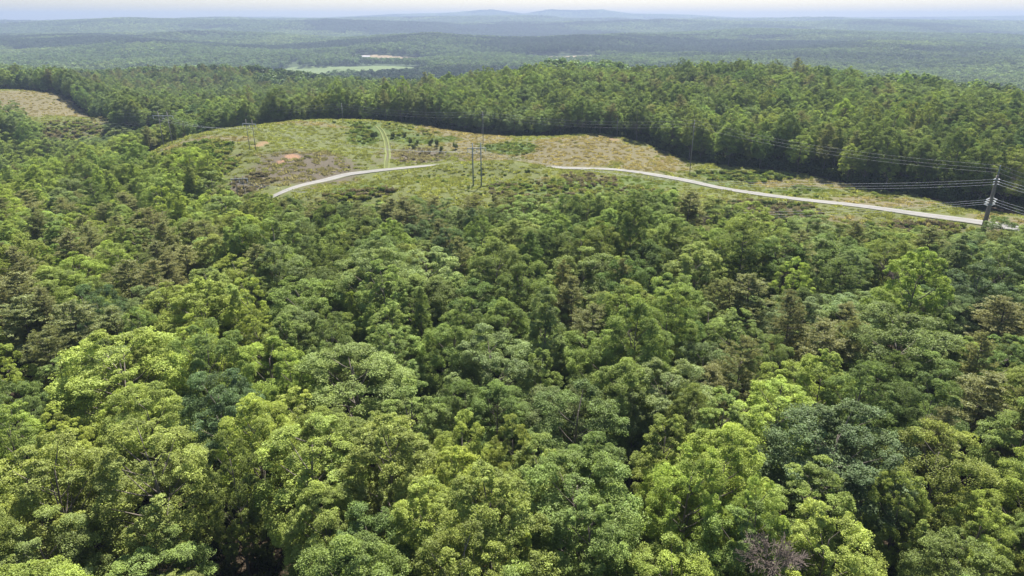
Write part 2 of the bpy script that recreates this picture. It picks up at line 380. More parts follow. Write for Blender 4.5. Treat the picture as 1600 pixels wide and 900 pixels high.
def build_terrain():
    r = [6.0]
    while r[-1] < 13000: r.append(r[-1] + max(2.2, r[-1] * (.0085 if r[-1] < 4000 else .012)))
    r = np.array(r)
    th = np.concatenate([np.arange(-180, -52, 4), np.arange(-52, 52.01, .36), np.arange(56, 180.1, 4)]); th = np.radians(th)
    A, Rr = np.meshgrid(th, r, indexing='ij'); x = (np.sin(A) * Rr).ravel(); y = (np.cos(A) * Rr).ravel()
    z = np.zeros(len(x))
    for i in range(0, len(x), 40000): z[i:i + 40000] = H(x[i:i + 40000], y[i:i + 40000])
    V = np.stack([x, y, z], 1); na, nr = A.shape
    V = np.vstack([V, [[0, 0, 0]]])
    i, j = np.meshgrid(np.arange(na - 1), np.arange(nr - 1), indexing='ij')
    F = np.stack([i * nr + j, (i + 1) * nr + j, (i + 1) * nr + j + 1, i * nr + j + 1], -1).reshape(-1, 4)[:, ::-1]
    c0 = len(V) - 1; fan = np.array([[c0, (k + 1) * nr, k * nr, k * nr] for k in range(na - 1)])
    F = np.vstack([F, fan])
    c, e = cover(V[:, 0], V[:, 1]); one = np.ones((len(V), 1))
    me = mesh('ground', V, F, [ground_material()], smooth=True, attrs={'cover': ('POINT', 'FLOAT_COLOR', np.hstack([c, one])), 'cover_extra': ('POINT', 'FLOAT_COLOR', np.hstack([e, one]))})
    tag(link('ground', me), kind='structure')
build_terrain()

def strip(name, line, width, lift, material, seed=0, wob=.5, across=4, crown=.06):
    P = np.array(line); T = np.gradient(P, axis=0); T /= np.linalg.norm(T, axis=1)[:, None]; N = np.stack([T[:, 1], -T[:, 0]], 1)
    n = len(P); rows = []
    for k in range(across + 1):
        q = k / across * 2 - 1
        w = width / 2 * q + (wob * noise2(np.arange(n), np.full(n, 9.0 * (1 if q > 0 else -1)), 5, seed) if abs(q) == 1 else 0)
        Q = P + N * (np.broadcast_to(w, (n,))[:, None]); h = np.max([H(Q[:, 0] + a, Q[:, 1] + b) for a, b in ((0, 0), (.8, 0), (-.8, 0), (0, .9), (0, -.9))], axis=0)
        rows.append(np.stack([Q[:, 0], Q[:, 1], h + lift + crown * (1 - q * q)], 1))
    lo = [rows[0] - [0, 0, .8]] + rows + [rows[-1] - [0, 0, .8]]
    V = np.stack(lo, 1).reshape(-1, 3); m = across + 3; qv = np.tile(np.r_[-1.2, np.linspace(-1, 1, across + 1), 1.2], n)
    i, j = np.meshgrid(np.arange(n - 1), np.arange(m - 1), indexing='ij')
    F = np.stack([i * m + j, (i + 1) * m + j, (i + 1) * m + j + 1, i * m + j + 1], -1).reshape(-1, 4)
    return tag(link(name, mesh(name, V, F, [material], smooth=True, attrs={'across': ('POINT', 'FLOAT', qv)})), kind='structure')
def gravel_material():
    m, nt, out = mat('pale_gravel'); L = nt.links; P = wpos(nt); n = noise_tex(nt, .35, 6, .7, P).outputs[0]; n2 = noise_tex(nt, 2.5, 4, .7, P).outputs[0]
    q = mathn(nt, 'ABSOLUTE', attr(nt, 'across').outputs['Fac']); rut = mathn(nt, 'ABSOLUTE', mathn(nt, 'SUBTRACT', q, .5))
    c = ramp(nt, n, [(.3, (.15, .147, .142)), (.5, (.182, .178, .172)), (.75, (.21, .206, .20))])
    w = nd(nt, 'ShaderNodeMapRange'); w.inputs[1].default_value = .05; w.inputs[2].default_value = .3; w.inputs[3].default_value = 0; w.inputs[4].default_value = .55; L.new(rut, w.inputs[0])
    c = mixc(nt, mathn(nt, 'MULTIPLY', w.outputs[0], mathn(nt, 'MULTIPLY', n2, 1.1)), c, (.10, .092, .07))
    e = mathn(nt, 'ADD', q, mathn(nt, 'MULTIPLY', mathn(nt, 'SUBTRACT', n2, .5), 1.0)); e2 = nd(nt, 'ShaderNodeMapRange'); e2.inputs[1].default_value = .82; e2.inputs[2].default_value = 1.02; L.new(e, e2.inputs[0])
    c = mixc(nt, e2.outputs[0], c, (.105, .11, .045))
    p = nd(nt, 'ShaderNodeBsdfPrincipled'); p.inputs['Roughness'].default_value = .95; p.inputs['Specular IOR Level'].default_value = .1; L.new(c, p.inputs[0])
    bp = nd(nt, 'ShaderNodeBump'); bp.inputs['Strength'].default_value = .4; L.new(n2, bp.inputs['Height']); L.new(bp.outputs[0], p.inputs['Normal']); L.new(p.outputs[0], out.inputs[0]); return m
M_GRAVEL = gravel_material()
strip('gravel_road', ROAD, np.interp(ROAD[:, 0], [-75, -40, 0, 60], [3.3, 3.5, 4.4, 5.4]), .14, M_GRAVEL, 2, .6, 12)
M_TRACK = sheet_material('trodden_grass', [(.3, (.095, .112, .034)), (.7, (.125, .138, .05))], .6)
TRACK = [q[:2] for q in (ground(u, v) for u, v in ((603, 264), (606, 245), (605, 232), (602, 217), (597, 205), (590, 198)))]
for off in (-1.0, 1.0):
    tr = smooth_line([(q[0] + off, q[1]) for q in (ground(u, v) for u, v in ((603, 264), (606, 245), (605, 232), (602, 217), (597, 205), (590, 198)))], 40)
    strip('dirt_track', tr, .75, .06, M_TRACK, 4, .3, 2, .02)

FM = {'G': sheet_material('young_crop', [(.3, (.075, .105, .04)), (.7, (.10, .13, .052))], .02), 'T': sheet_material('cut_hay', [(.3, (.15, .118, .07)), (.7, (.22, .175, .11))], .02),
      'C': sheet_material('bare_clay', [(.3, (.30, .17, .10)), (.7, (.44, .28, .19))], .03)}
for (nm, px, k), (bx, by, rx, ry) in zip(FIELDS, FIELD_BLOBS):
    a = np.linspace(0, 2 * math.pi, 49)[:-1]; rad = 1 + .16 * np.sin(2 * a + bx) + .12 * np.sin(3 * a + by) + .08 * np.sin(7 * a)
    ring = []
    for f in np.linspace(.05, 1, 9):
        xx = bx + rx * rad * f * np.sign(np.cos(a)) * np.abs(np.cos(a)) ** .7; yy = by + ry * rad * f * np.sin(a)
        ring.append(np.stack([xx, yy, H(xx, yy) + 2.2], 1))
    V = np.stack(ring, 0).reshape(-1, 3); i, j = np.meshgrid(np.arange(8), np.arange(48), indexing='ij'); j2 = (j + 1) % 48
    F = np.stack([i * 48 + j, i * 48 + j2, (i + 1) * 48 + j2, (i + 1) * 48 + j], -1).reshape(-1, 4)[:, ::-1]
    tag(link(nm, mesh(nm, V, F, [FM[k]], smooth=True)), kind='structure')

# ------------------------------------------------------------------ tree prototypes
def unit(v): return v / (np.linalg.norm(v, axis=-1, keepdims=True) + 1e-9)

def cards(C, N, L, Wd, g, fold=.25):
    """leaf blades at C facing N: folded diamonds"""
    n = len(C); r = unit(g.normal(size=(n, 3))); A = unit(np.cross(N, r)); B = np.cross(N, A)
    L = L[:, None]; Wd = Wd[:, None]
    p0 = C - A * L * .5; p1 = C + B * Wd * .5 + N * Wd * fold; p2 = C + A * L * .5; p3 = C - B * Wd * .5 + N * Wd * fold
    V = np.stack([p0, p1, p2, p3], 1).reshape(-1, 3); F = np.arange(4 * n).reshape(-1, 4); return V, F

def broadleaf(seed, Ht, Rr, base, shape, nlobe=26, nsub=15, nleaf=36, lr=.34, leaf=.34, squash=.75, upright=.0):
    g = np.random.default_rng(seed); tr = MB()
    lean = g.normal(size=2) * .35
    zt = np.linspace(0, 1, 8); P = np.stack([lean[0] * zt ** 2 + .15 * np.sin(zt * 5 + seed), lean[1] * zt ** 2 + .12 * np.cos(zt * 4 + seed) - .12, zt * Ht * .82 - .6], 1)
    tr.tube(P, np.linspace(.26, .05, 8) * (Ht / 20) ** 1.1, 7)
    zb = Ht * base; hc = Ht - zb
    C = []; k = 0
    ga = math.pi * (3 - 5 ** .5)
    for i in range(nlobe):
        t = (i + .5) / nlobe; t = 1 - (1 - t) ** .62 if shape != 'column' else t   # more lobes low, crown tapers
        if shape == 'dome': e = math.sqrt(max(0, 1 - (max(0, t - .30) / .70) ** 2)) * (.72 + .28 * min(1, t / .3))
        elif shape == 'oval': e = max(0.03, math.sin(math.pi * min(1, .16 + t * .80)) ** .8)
        elif shape == 'cone': e = max(.04, (1 - t) ** .8) * (.6 + .4 * min(1, t / .15))
        else: e = max(.05, (1 - t ** 3) ** .6) * (.75 + .25 * min(1, t / .2))
        a = i * ga + g.normal() * .35; rr = Rr * e * (.80 + .28 * g.random()) * (1 - lr * .55)
        if g.random() < .16: rr *= .55
        z = zb + hc * t * (1 - lr * .22) + g.normal() * .3
        C.append((rr * math.cos(a) + lean[0] * t, rr * math.sin(a) + lean[1] * t, z, Rr * lr * (.75 + .5 * g.random()) * (.65 + .35 * e)))
    C = np.array(C)
    for cx, cy, cz, cr in C[:: 1 if nlobe < 30 else 2]:
        z0 = max(zb * .6, cz - np.hypot(cx, cy) * .9 - 1.0); f = z0 / (Ht * .82); b = np.array([np.interp(f, zt, P[:, 0]), np.interp(f, zt, P[:, 1]), z0]); e = np.array([cx, cy, cz])
        mid = (b + e) / 2 + np.array([0, 0, -.05 * np.linalg.norm(e - b)])
        tr.tube([b, mid, e], [.09 * (1.3 - f), .06, .02], 4, cap=False)
    LC = []; LN = []; LV = []; LH = []
    for cx, cy, cz, cr in C:
        c = np.array([cx, cy, cz]); out = np.array([cx, cy, 0]); out = out / (np.linalg.norm(out) + 1e-6) * min(1, np.hypot(cx, cy) / (Rr * .5))
        d = g.normal(size=(nsub, 3)); d = unit(unit(d) + .55 * out + np.array([0, 0, .55])); sc_ = c + d * cr * np.array([1, 1, squash + upright]) * (.72 + .4 * g.random((nsub, 1)))
        lobe_v = 1 + .12 * g.normal(); lobe_h = g.random()
        for s, dd in zip(sc_, d):
            n = int(nleaf * (.7 + .6 * g.random())); q = unit(g.normal(size=(n, 3)) + .5 * dd + np.array([0, 0, .45]))
            rs = cr * .54 * (.7 + .5 * g.random())
            LC.append(s + q * rs * np.array([1, 1, .62]) * (.35 + .65 * np.sqrt(g.random((n, 1)))))
            LN.append(unit(.55 * q + np.array([0, 0, .55]) + .75 * unit(g.normal(size=(n, 3)))))
            cv = lobe_v * (1 + .12 * g.normal()); LV.append(np.clip(cv * (1 + .16 * g.normal(size=n)), .5, 1.6)); LH.append(np.clip(g.random(n) * .4 + .6 * lobe_h, 0, 1))
    LC = np.vstack(LC); LN = np.vstack(LN); LV = np.concatenate(LV); LH = np.concatenate(LH); n = len(LC)
    L = leaf * (.65 + .7 * g.random(n)); V, F = cards(LC, LN, L, L * (.55 + .25 * g.random(n)), g)
    return tr, (V, F, LV, LH), M_LEAF, M_BARK

def pine(seed, Ht, Rr, base, nlev=17, needle=.30, dens=1.0):
    g = np.random.default_rng(seed); tr = MB(); lean = g.normal(size=2) * .4
    zt = np.linspace(0, 1, 9); P = np.stack([lean[0] * zt ** 2, lean[1] * zt ** 2, zt * Ht - .6], 1); tr.tube(P, np.linspace(.2, .03, 9) * Ht / 20, 6)
    LC = []; LN = []; LV = []; LH = []
    for i in range(nlev):
        t = (i + g.random() * .6) / nlev; z = Ht * (base + (1 - base) * t); prof = (1 - t ** 2.2) ** .8 * (.6 + .4 * min(1, t / .25)) + .08
        for b in range(int(3 + 2.6 * g.random())):
            a = g.random() * 2 * math.pi; ln = Rr * prof * (.55 + .6 * g.random()); rise = (.02 + .6 * t) * ln + .12 * g.normal()
            bx, by = lean[0] * (z / Ht) ** 2, lean[1] * (z / Ht) ** 2
            e = np.array([bx + ln * math.cos(a), by + ln * math.sin(a), z + rise]); o = np.array([bx, by, z]); mid = (o + e) / 2 + np.array([0, 0, -.05 * ln])
            tr.tube([o, mid, e], [.04, .026, .01], 3, cap=False)
            bv = 1 + .10 * g.normal()
            for k in range(int(3 + ln * 3.6)):
                f = .30 + .72 * g.random(); c = o * (1 - f) ** 2 + 2 * mid * f * (1 - f) + e * f * f if f <= 1 else e
                c = c + np.array([-math.sin(a), math.cos(a), 0]) * g.normal() * .30 * ln * (.3 + .6 * f) + np.array([0, 0, .10 * g.normal() + .12]); n = int(26 * dens * (.7 + .6 * g.random()))
                q = unit(g.normal(size=(n, 3)) * np.array([1, 1, .6]) + np.array([0, 0, .25]))
                LC.append(c + q * .40 * np.array([1, 1, .55]) * (.2 + .8 * g.random((n, 1)))); LN.append(unit(g.normal(size=(n, 3)) + np.array([0, 0, .35])))
                LV.append(np.clip(bv * (1 + .16 * g.normal(size=n)), .5, 1.6)); LH.append(np.clip(g.random(n) * .7 + .3 * g.random(), 0, 1))
    LC = np.vstack(LC); LN = np.vstack(LN); n = len(LC); L = needle * (.7 + .6 * g.random(n)); V, F = cards(LC, LN, L, L * .30, g, .1)
    return tr, (V, F, np.concatenate(LV), np.concatenate(LH)), M_NEEDLE, M_PBARK

def dead_tree(seed, Ht, spread, levels=4, kids=5):
    g = np.random.default_rng(seed); tr = MB(); br = MB(); i0 = seed == 60
    tr.tube([[0, 0, -.6], [.05, .03, Ht * .25], [.1, -.05, Ht * .55]], [.2, .15, .10], 6)
    def grow(p, d, ln, r, lv):
        e = p + d * ln; m = (p + e) / 2 + g.normal(size=3) * ln * .06
        br.tube([p, m, e], np.maximum([r * 1.6, r * 1.3, r * .9], .05 if i0 else .03), 4 if lv < 3 else 3, cap=False)
        if lv >= levels: return
        for k in range(kids if lv < 3 else kids - 1):
            nd_ = unit(d + g.normal(size=3) * spread + np.array([0, 0, .12])); f = .45 + .55 * g.random()
            grow(p + (e - p) * f, nd_, ln * (.55 + .25 * g.random()), r * .58, lv + 1)
    for k in range(8):
        a = k * 2.4; d = unit(np.array([math.cos(a) * .9, math.sin(a) * .9, .55 + .6 * g.random()])); grow(np.array([.07, 0, Ht * (.33 + .2 * g.random())]), d, Ht * .2, .07, 1)
    return tr, br

PROTO = {}
def register(key, res, h, r):
    tr, (V, F, LV, LH), lm, bm = res
    trunk = tr.mesh('trunk', [bm], smooth=True)
    crown = mesh('crown', V, F, [lm], attrs={'leafvar': ('FACE', 'FLOAT', LV), 'leafhue': ('FACE', 'FLOAT', LH)})
    tv = np.vstack(tr.V); tf = np.vstack(tr.F); nt_ = len(tf)
    both = mesh('tree_mesh', np.vstack([tv, V]), np.vstack([tf, F + len(tv)]), [bm, lm], midx=np.r_[np.zeros(nt_), np.ones(len(F))],
                attrs={'leafvar': ('FACE', 'FLOAT', np.r_[np.ones(nt_), LV]), 'leafhue': ('FACE', 'FLOAT', np.r_[np.zeros(nt_), LH])})
    PROTO[key] = dict(trunk=trunk, crown=crown, both=both, h=h, r=r)
register('dome0', broadleaf(1, 19, 5.0, .26, 'dome', 58, lr=.25, leaf=0.163, nsub=13, nleaf=97), 19, 5.0)
register('dome1', broadleaf(2, 20, 4.7, .28, 'dome', 50, lr=.28, leaf=0.163, nsub=13, nleaf=97), 20, 4.7)
register('dome2', broadleaf(3, 17, 4.9, .24, 'dome', 64, lr=.23, leaf=0.150, nsub=13, nleaf=97), 17, 4.9)
register('dome3', broadleaf(4, 21, 5.5, .28, 'dome', 74, lr=.23, leaf=0.170, nsub=13, nleaf=93), 21, 5.5)
register('dome4', broadleaf(15, 20, 5.1, .30, 'column', 60, lr=.25, leaf=0.156, nsub=13, nleaf=93), 20, 5.1)
register('oval0', broadleaf(5, 22, 4.0, .24, 'oval', 60, lr=.24, upright=.35, leaf=0.143, nsub=12, nleaf=89), 22, 4.0)
register('oval1', broadleaf(6, 23, 4.3, .24, 'oval', 70, lr=.22, upright=.5, leaf=0.143, nsub=12, nleaf=89), 23, 4.3)
register('oval2', broadleaf(7, 21, 3.6, .22, 'oval', 54, lr=.25, upright=.3, leaf=0.150, nsub=12, nleaf=89), 21, 3.6)
register('oval3', broadleaf(8, 20, 4.4, .24, 'column', 66, lr=.22, upright=.4, leaf=0.143, nsub=12, nleaf=89), 20, 4.4)
register('oval4', broadleaf(16, 24, 4.1, .30, 'cone', 60, lr=.26, upright=.4, leaf=0.150, nsub=12, nleaf=89), 24, 4.1)
register('cone0', broadleaf(9, 20, 3.2, .22, 'cone', 46, lr=.28, leaf=0.150, nsub=12, nleaf=89), 20, 3.2)
register('pine0', pine(11, 21, 3.9, .50), 21, 3.9)
register('pine1', pine(12, 22, 3.5, .46, 19), 22, 3.5)
register('pine2', pine(13, 19, 4.2, .44, 16), 19, 4.2)
register('pine3', pine(14, 20, 3.3, .34, 22), 20, 3.3)
KEYS = list(PROTO)
DOMES = ['dome0', 'dome1', 'dome2', 'dome3', 'dome4']; OVALS = ['oval0', 'oval1', 'oval2', 'oval3', 'oval4', 'cone0']; PINES = ['pine0', 'pine1', 'pine2', 'pine3']

TINT_GAIN = 2.1
TINT = {'Y': (.124, .156, .040), 'L': (.108, .142, .048), 'O': (.098, .121, .036), 'M': (.084, .111, .037), 'G': (.060, .085, .029), 'B': (.055, .082, .040), 'S': (.090, .117, .052), 'N': (.098, .108, .052)}

# ------------------------------------------------------------------ which tree stands where
# listed trees: sight of the top, crown width seen, form, tint, height, label, short name
LIST = [
 (165, 520, 195, 'dome3', 'Y', 22, 'broadest bright yellow-green tree, spreading just below the brown pines', 'the broadest yellow-green tree'),
 (55, 690, 190, 'dome0', 'O', 21, 'wide olive-yellow tree beside the lower left edge', 'the wide olive-yellow edge tree'),
 (215, 655, 165, 'oval1', 'O', 23, 'tall olive tree with a bare forked pale trunk over dark hollow', 'the tall fork-trunked olive tree'),
 (40, 815, 150, 'dome1', 'L', 17, 'rounded light green tree filling the lower left corner', 'the light green corner tree'),
 (220, 850, 145, 'dome2', 'L', 13, 'low rounded light green tree along the lower edge under the fork-trunked tree', 'the low rounded lower-edge tree'),
 (345, 665, 85, 'oval2', 'O', 22, 'slender olive tree with one straight thin trunk beside the dark hollow', 'the slender straight-trunked tree'),
 (465, 648, 165, 'oval0', 'Y', 23, 'large pale yellow-green tree above the dark hollow of the lower edge', 'the pale tree above the hollow'),
 (590, 660, 165, 'oval3', 'O', 22, 'feathery olive-yellow tree standing left of the tallest lower-middle crown', 'the feathery olive tree'),
 (330, 575, 120, 'dome1', 'B', 20, 'dark blue-green rounded tree between yellow-green neighbours, left of the middle', 'the dark tree among yellow ones'),
 (545, 535, 175, 'dome3', 'M', 20, 'broadest mid-green lumpy tree left of the exact middle', 'the broadest mid-green tree'),
 (765, 512, 145, 'dome0', 'S', 20, 'broad cool green tree standing just below the exact middle', 'the cool green middle tree'),
 (640, 590, 110, 'oval2', 'M', 20, 'upright mid-green tree below the broadest mid-green crown', 'the upright mid-green tree'),
 (722, 640, 100, 'oval0', 'Y', 21, 'pale yellow-green upright tree, paler one of a pair below the middle', 'the paler tree of the pair'),
 (800, 640, 75, 'oval2', 'O', 21, 'narrow yellowish tree, darker one of a pair below the middle', 'the darker tree of the pair'),
 (690, 615, 70, 'dome2', 'S', 17, 'small greyish-green rounded tree squeezed behind the pale pair', 'the small greyish tree'),
 (905, 600, 150, 'dome1', 'G', 20, 'wide deep green tree standing right of the pale pair', 'the wide deep green tree'),
 (775, 742, 185, 'oval3', 'O', 24, 'biggest olive-yellow crown rising from the lower edge at the middle', 'the biggest olive crown'),
 (905, 715, 190, 'dome3', 'M', 21, 'big mid-green domed tree next to the biggest olive crown', 'the big mid-green dome'),
 (935, 772, 130, 'oval0', 'M', 20, 'soft mid-green tree directly below the big mid-green dome', 'the soft mid-green tree'),
 (825, 815, 62, 'cone0', 'Y', 20, 'narrow pointed pale tree in front of the biggest olive crown', 'the narrow pointed pale tree'),
 (1085, 690, 120, 'oval1', 'Y', 22, 'tall pale feathery tree right of the big mid-green dome', 'the tall pale feathery tree'),
 (1045, 640, 90, 'oval2', 'O', 20, 'upright olive tree behind the tall pale feathery tree', 'the upright olive tree'),
 (1200, 735, 90, 'oval0', 'Y', 21, 'small bright yellow-green tree left of the big blue-green oak', 'the small bright tree'),
 (1175, 790, 145, 'dome0', 'M', 18, 'broad mid-green tree just above the bare dead tree', 'the broad tree over the dead one'),
 (1330, 640, 205, 'dome3', 'B', 21, 'big dark blue-green oak, largest crown in the lower right quarter', 'the big blue-green oak'),
 (1485, 665, 155, 'dome1', 'Y', 20, 'yellow-green broad tree right of the big blue-green oak', 'the broad yellow-green tree'),
 (1310, 800, 155, 'dome0', 'Y', 18, 'bright yellow-green tree just right of the bare dead tree', 'the bright tree by the dead one'),
 (1055, 850, 135, 'dome1', 'Y', 16, 'bright rounded tree at the lower edge left of the bare dead tree', 'the bright lower-edge tree'),
 (1540, 850, 150, 'dome2', 'M', 15, 'mid-green rounded tree filling the lower right corner', 'the lower right corner tree'),
 (1225, 580, 125, 'oval0', 'Y', 21, 'pale yellow-green upright tree above the big blue-green oak', 'the pale tree above the oak'),
 (1140, 602, 90, 'oval2', 'L', 20, 'light green upright tree between two olive-brown pines and the dead tree', 'the light upright tree'),
 (1440, 393, 115, 'oval3', 'Y', 25, 'tallest bright yellow-green tree below the gravel road at right', 'the tallest bright tree'),
 (1430, 482, 185, 'dome3', 'G', 21, 'massive deep green tree directly below the tallest bright tree', 'the massive deep green tree'),
 (1545, 405, 115, 'dome0', 'B', 20, 'dark blue-green tree below the big steel power pole', 'the dark tree below the pole'),
 (1568, 332, 75, 'oval0', 'G', 19, 'dark leafy tree standing against the big steel power pole', 'the tree against the pole'),
 (1255, 398, 62, 'oval0', 'Y', 20, 'small bright yellow tree among dark crowns below the road', 'the small yellow tree'),
 (915, 390, 115, 'dome1', 'M', 20, 'mid-green tree above the browned pine at middle', 'the mid-green tree above the pine'),
 (665, 385, 125, 'dome0', 'S', 20, 'pale silvery green domed tree above the exact middle', 'the silvery green dome'),
 (605, 468, 72, 'oval0', 'L', 19, 'small light green tree above the broadest mid-green crown', 'the small light green tree'),
 (326, 262, 54, 'oval2', 'M', 20, 'tall round-topped tree at the clearing edge by two thin poles', 'the clearing-edge tree'),
 (345, 302, 72, 'dome1', 'M', 20, 'dark-sided tree crossed by three pale wires', 'the tree behind the wires'),
 (140, 440, 82, 'dome1', 'B', 19, 'dark blue-green round tree among the brown pines at left', 'the dark tree among the pines'),
 (178, 312, 52, 'dome2', 'L', 20, 'pale light green round tree ringed by brown pines', 'the pale tree ringed by pines'),
 (95, 272, 62, 'dome2', 'S', 19, 'greyish low domed tree in the bright left valley woods', 'the greyish valley dome'),
 (445, 540, 72, 'oval2', 'Y', 20, 'slim yellow tree left of the broadest mid-green crown', 'the slim yellow tree'),
 (545, 442, 34, 'cone0', 'Y', 19, 'thin lime-coloured tree above the broadest mid-green crown', 'the thin lime tree'),
 (1180, 310, 62, 'dome1', 'Y', 18, 'yellow-green tree beside the brown scrub under the wires', 'the tree beside the scrub'),
 (1055, 284, 26, 'cone0', 'G', 18, 'dark pointed tree overlapping the gravel road', 'the pointed roadside tree'),
 (1125, 322, 38, 'oval2', 'O', 16, 'small olive tree at the near end of the brown scrub', 'the small olive scrub tree'),
 (20, 585, 90, 'dome2', 'S', 19, 'cool pale green tree on the left edge below the pines', 'the cool left-edge tree'),
 (205, 470, 62, 'oval0', 'L', 19, 'light green tree just below the brown pines', 'the light tree below the pines'),
 (300, 445, 120, 'oval3', 'Y', 21, 'broad yellow-green tree immediately right of the brown pines', 'the yellow tree right of pines'),
 (700, 350, 60, 'dome1', 'B', 19, 'dark blue-green crown on the slope under the H-frame pole', 'the dark crown under the H-frame'),
 (820, 310, 90, 'dome0', 'M', 17, 'rounded tree on the wood edge under the grassy slope', 'the rounded wood-edge tree'),
 (985, 395, 100, 'dome2', 'G', 20, 'deep green tree right of the mid-green one over the browned pine', 'the deep green upper tree'),
 (1100, 385, 95, 'oval3', 'L', 21, 'light green upright tree below the pointed roadside tree', 'the light tree below the road'),
 (1270, 330, 80, 'dome1', 'M', 17, 'round green tree nudging the gravel road', 'the round tree nudging the road'),
 (480, 430, 130, 'dome2', 'M', 20, 'broad mottled green tree between the yellow tree and the silvery dome', 'the mottled green tree'),
]
PLIST = [(30, 300, 45), (153, 318, 42), (93, 312, 34), (195, 302, 44), (233, 328, 46), (246, 345, 42), (98, 366, 52), (135, 354, 40), (20, 390, 52), (236, 380, 48), (189, 412, 56), (229, 410, 52), (256, 396, 40), (283, 388, 44),
         (108, 474, 84), (13, 432, 66), (294, 345, 42), (324, 345, 44), (22, 472, 80), (172, 486, 70), (55, 520, 70), (62, 455, 50),
         (925, 480, 66), (1150, 440, 52), (1180, 432, 82), (1165, 538, 74), (1290, 512, 82), (978, 408, 34), (1585, 470, 110), (1550, 585, 90), (1478, 640, 60), (1460, 350, 56), (735, 298, 40), (795, 288, 28), (690, 345, 40), (635, 305, 62), (1078, 302, 46), (1345, 335, 34), (1120, 440, 40), (775, 300, 26), (1330, 480, 60), (1335, 500, 40),
         (560, 318, 38), (880, 410, 34)]
ZONES = [  # sight of a stretch of canopy, its share of tints, its share of pines
 (60, 260, 'YYYLLLS', .02), (200, 250, 'YYYLLL', .02), (60, 330, 'YYLLS', .1), (260, 290, 'YYLLL', .02), (120, 380, 'YOLS', .25), (240, 390, 'YOL', .2), (40, 450, 'OLSM', .25), (160, 470, 'LSOM', .15),
 (300, 480, 'YYLO', .05), (350, 370, 'OMLY', .08), (60, 570, 'YSLO', .15), (180, 590, 'YYO', 0), (360, 560, 'YYOLM', 0), (100, 720, 'YOOY', 0), (300, 720, 'OYO', 0), (300, 830, 'OMGO', 0), (480, 720, 'OYOY', 0), (500, 830, 'OMG', 0),
 (450, 420, 'MMGS', .03), (560, 350, 'MMOG', .06), (700, 330, 'MGSB', .08), (620, 440, 'MSLM', .02), (560, 500, 'MMSG', .01), (760, 420, 'MOMG', .01), (850, 350, 'MMOG', .03), (900, 480, 'MGMS', .03), (700, 560, 'MSMG', 0), (830, 580, 'MGMS', 0),
 (640, 680, 'OYO', 0), (740, 720, 'OYO', 0), (960, 680, 'GMO', 0), (1000, 560, 'MMOS', .02), (1040, 450, 'MOLG', .05), (1150, 400, 'MLOG', .06), (1120, 520, 'MSO', .1), (1200, 480, 'MOS', .12), (1300, 420, 'MGSO', .05), (1260, 560, 'MYO', .1), (1150, 660, 'YYOL', 0),
 (1050, 760, 'YYO', 0), (950, 820, 'MMO', 0), (1200, 700, 'YMO', 0), (1350, 740, 'BGS', 0), (1480, 760, 'YOL', 0), (1540, 640, 'OMG', .2), (1560, 520, 'OMG', .3), (1500, 440, 'SBM', .08), (1400, 560, 'GMG', .04), (1400, 380, 'MOG', .1), (1240, 860, 'YLO', 0), (1450, 860, 'MLO', 0), (1570, 780, 'MLY', 0)]
ZP = np.array([(z[0], z[1]) for z in ZONES], float)

trees = []   # dict(x,y,z,key,sx,sz,rz,tint,label,short,top)
def tint_of(code, g):
    c = np.array(TINT[code]) * TINT_GAIN; return tuple(np.clip(c * (1 + .11 * g.normal()) * (1 + .025 * g.normal(size=3)), .008, .7))
def place_listed(u, v, w, key, code, ht, label=None, short=None):
    a, b, c = sight(u, v); Y = np.exp(np.linspace(math.log(25), math.log(420), 1500)); t = Y / b; xs = a * t; zs = CAM_Z + c * t
    k = np.argmax(zs <= H(xs, Y) + ht); x, y, z = xs[k], Y[k], float(H(xs[k:k + 1], Y[k:k + 1])[0])
    d = project(x, y, z + ht * .8)[2]; r = w * d / FPX / 2; p = PROTO[key]
    trees.append(dict(x=x, y=y + r * .15, z=z, key=key, sx=float(np.clip(r / p['r'], .5, 1.55)), sz=ht / p['h'], rz=rng.random() * 6.28, tint=tint_of(code, rng), code=code, r=r, h=ht, label=label, short=short, keep=True))
for L_ in LIST: place_listed(*L_)
for u, v, w in PLIST: place_listed(u, v, w * 1.25, PINES[int(rng.integers(4))], 'N', float(rng.uniform(16, 20)))

DEAD = [(1210, 856, 88, 22), (1400, 420, 46, 15), (1222, 432, 34, 14), (1098, 338, 22, 10)]
dead_at = []
for u, v, w, ht in DEAD:
    a, b, c = sight(u, v); Y = np.exp(np.linspace(math.log(25), math.log(420), 1500)); t = Y / b
    k = np.argmax(CAM_Z + c * t <= H(a * t, Y) + ht); x, y = a * t[k], Y[k]; d = project(x, y, ht)[2]
    dead_at.append((x, y, H1(x, y), ht, w * d / FPX / 2))

ROCK = ground(276, 538, 60, 300)

def candidates(y0, y1, sp, seed, amax=.98):
    g = np.random.default_rng(seed); X = []
    for j, y in enumerate(np.arange(y0, y1, sp * .87)):
        xm = amax * y + 45; x = np.arange(-xm, xm, sp) + (sp / 2 if j % 2 else 0)
        X.append(np.stack([x + g.uniform(-.38, .38, len(x)) * sp, y + g.uniform(-.36, .36, len(x)) * sp], 1))
    return np.vstack(X)
P = np.vstack([q[k] for q, k in ((q, (q[:, 1] < 330) == lo) for q, lo in ((candidates(14, 335, 7.3, 21), True), (candidates(325, 1150, 6.9, 22), False)))])
P2 = P[(P[:, 1] > 480)]; keep = np.random.default_rng(5).random(len(P2)) < .95
P = np.vstack([P[P[:, 1] <= 480], P2[keep]])
x, y = P.T
ok = ~(inpoly(x, y, CLEAR) | inpoly(x, y, CLEAR_B) | inpoly(x, y, CLEAR_C))
ok &= ~((pdist(x, y, ROAD) < 5.5))
az = x / np.maximum(y, 1); D = np.interp(az, EDGE_U, EDGE_D); ok &= y < D * 1.18
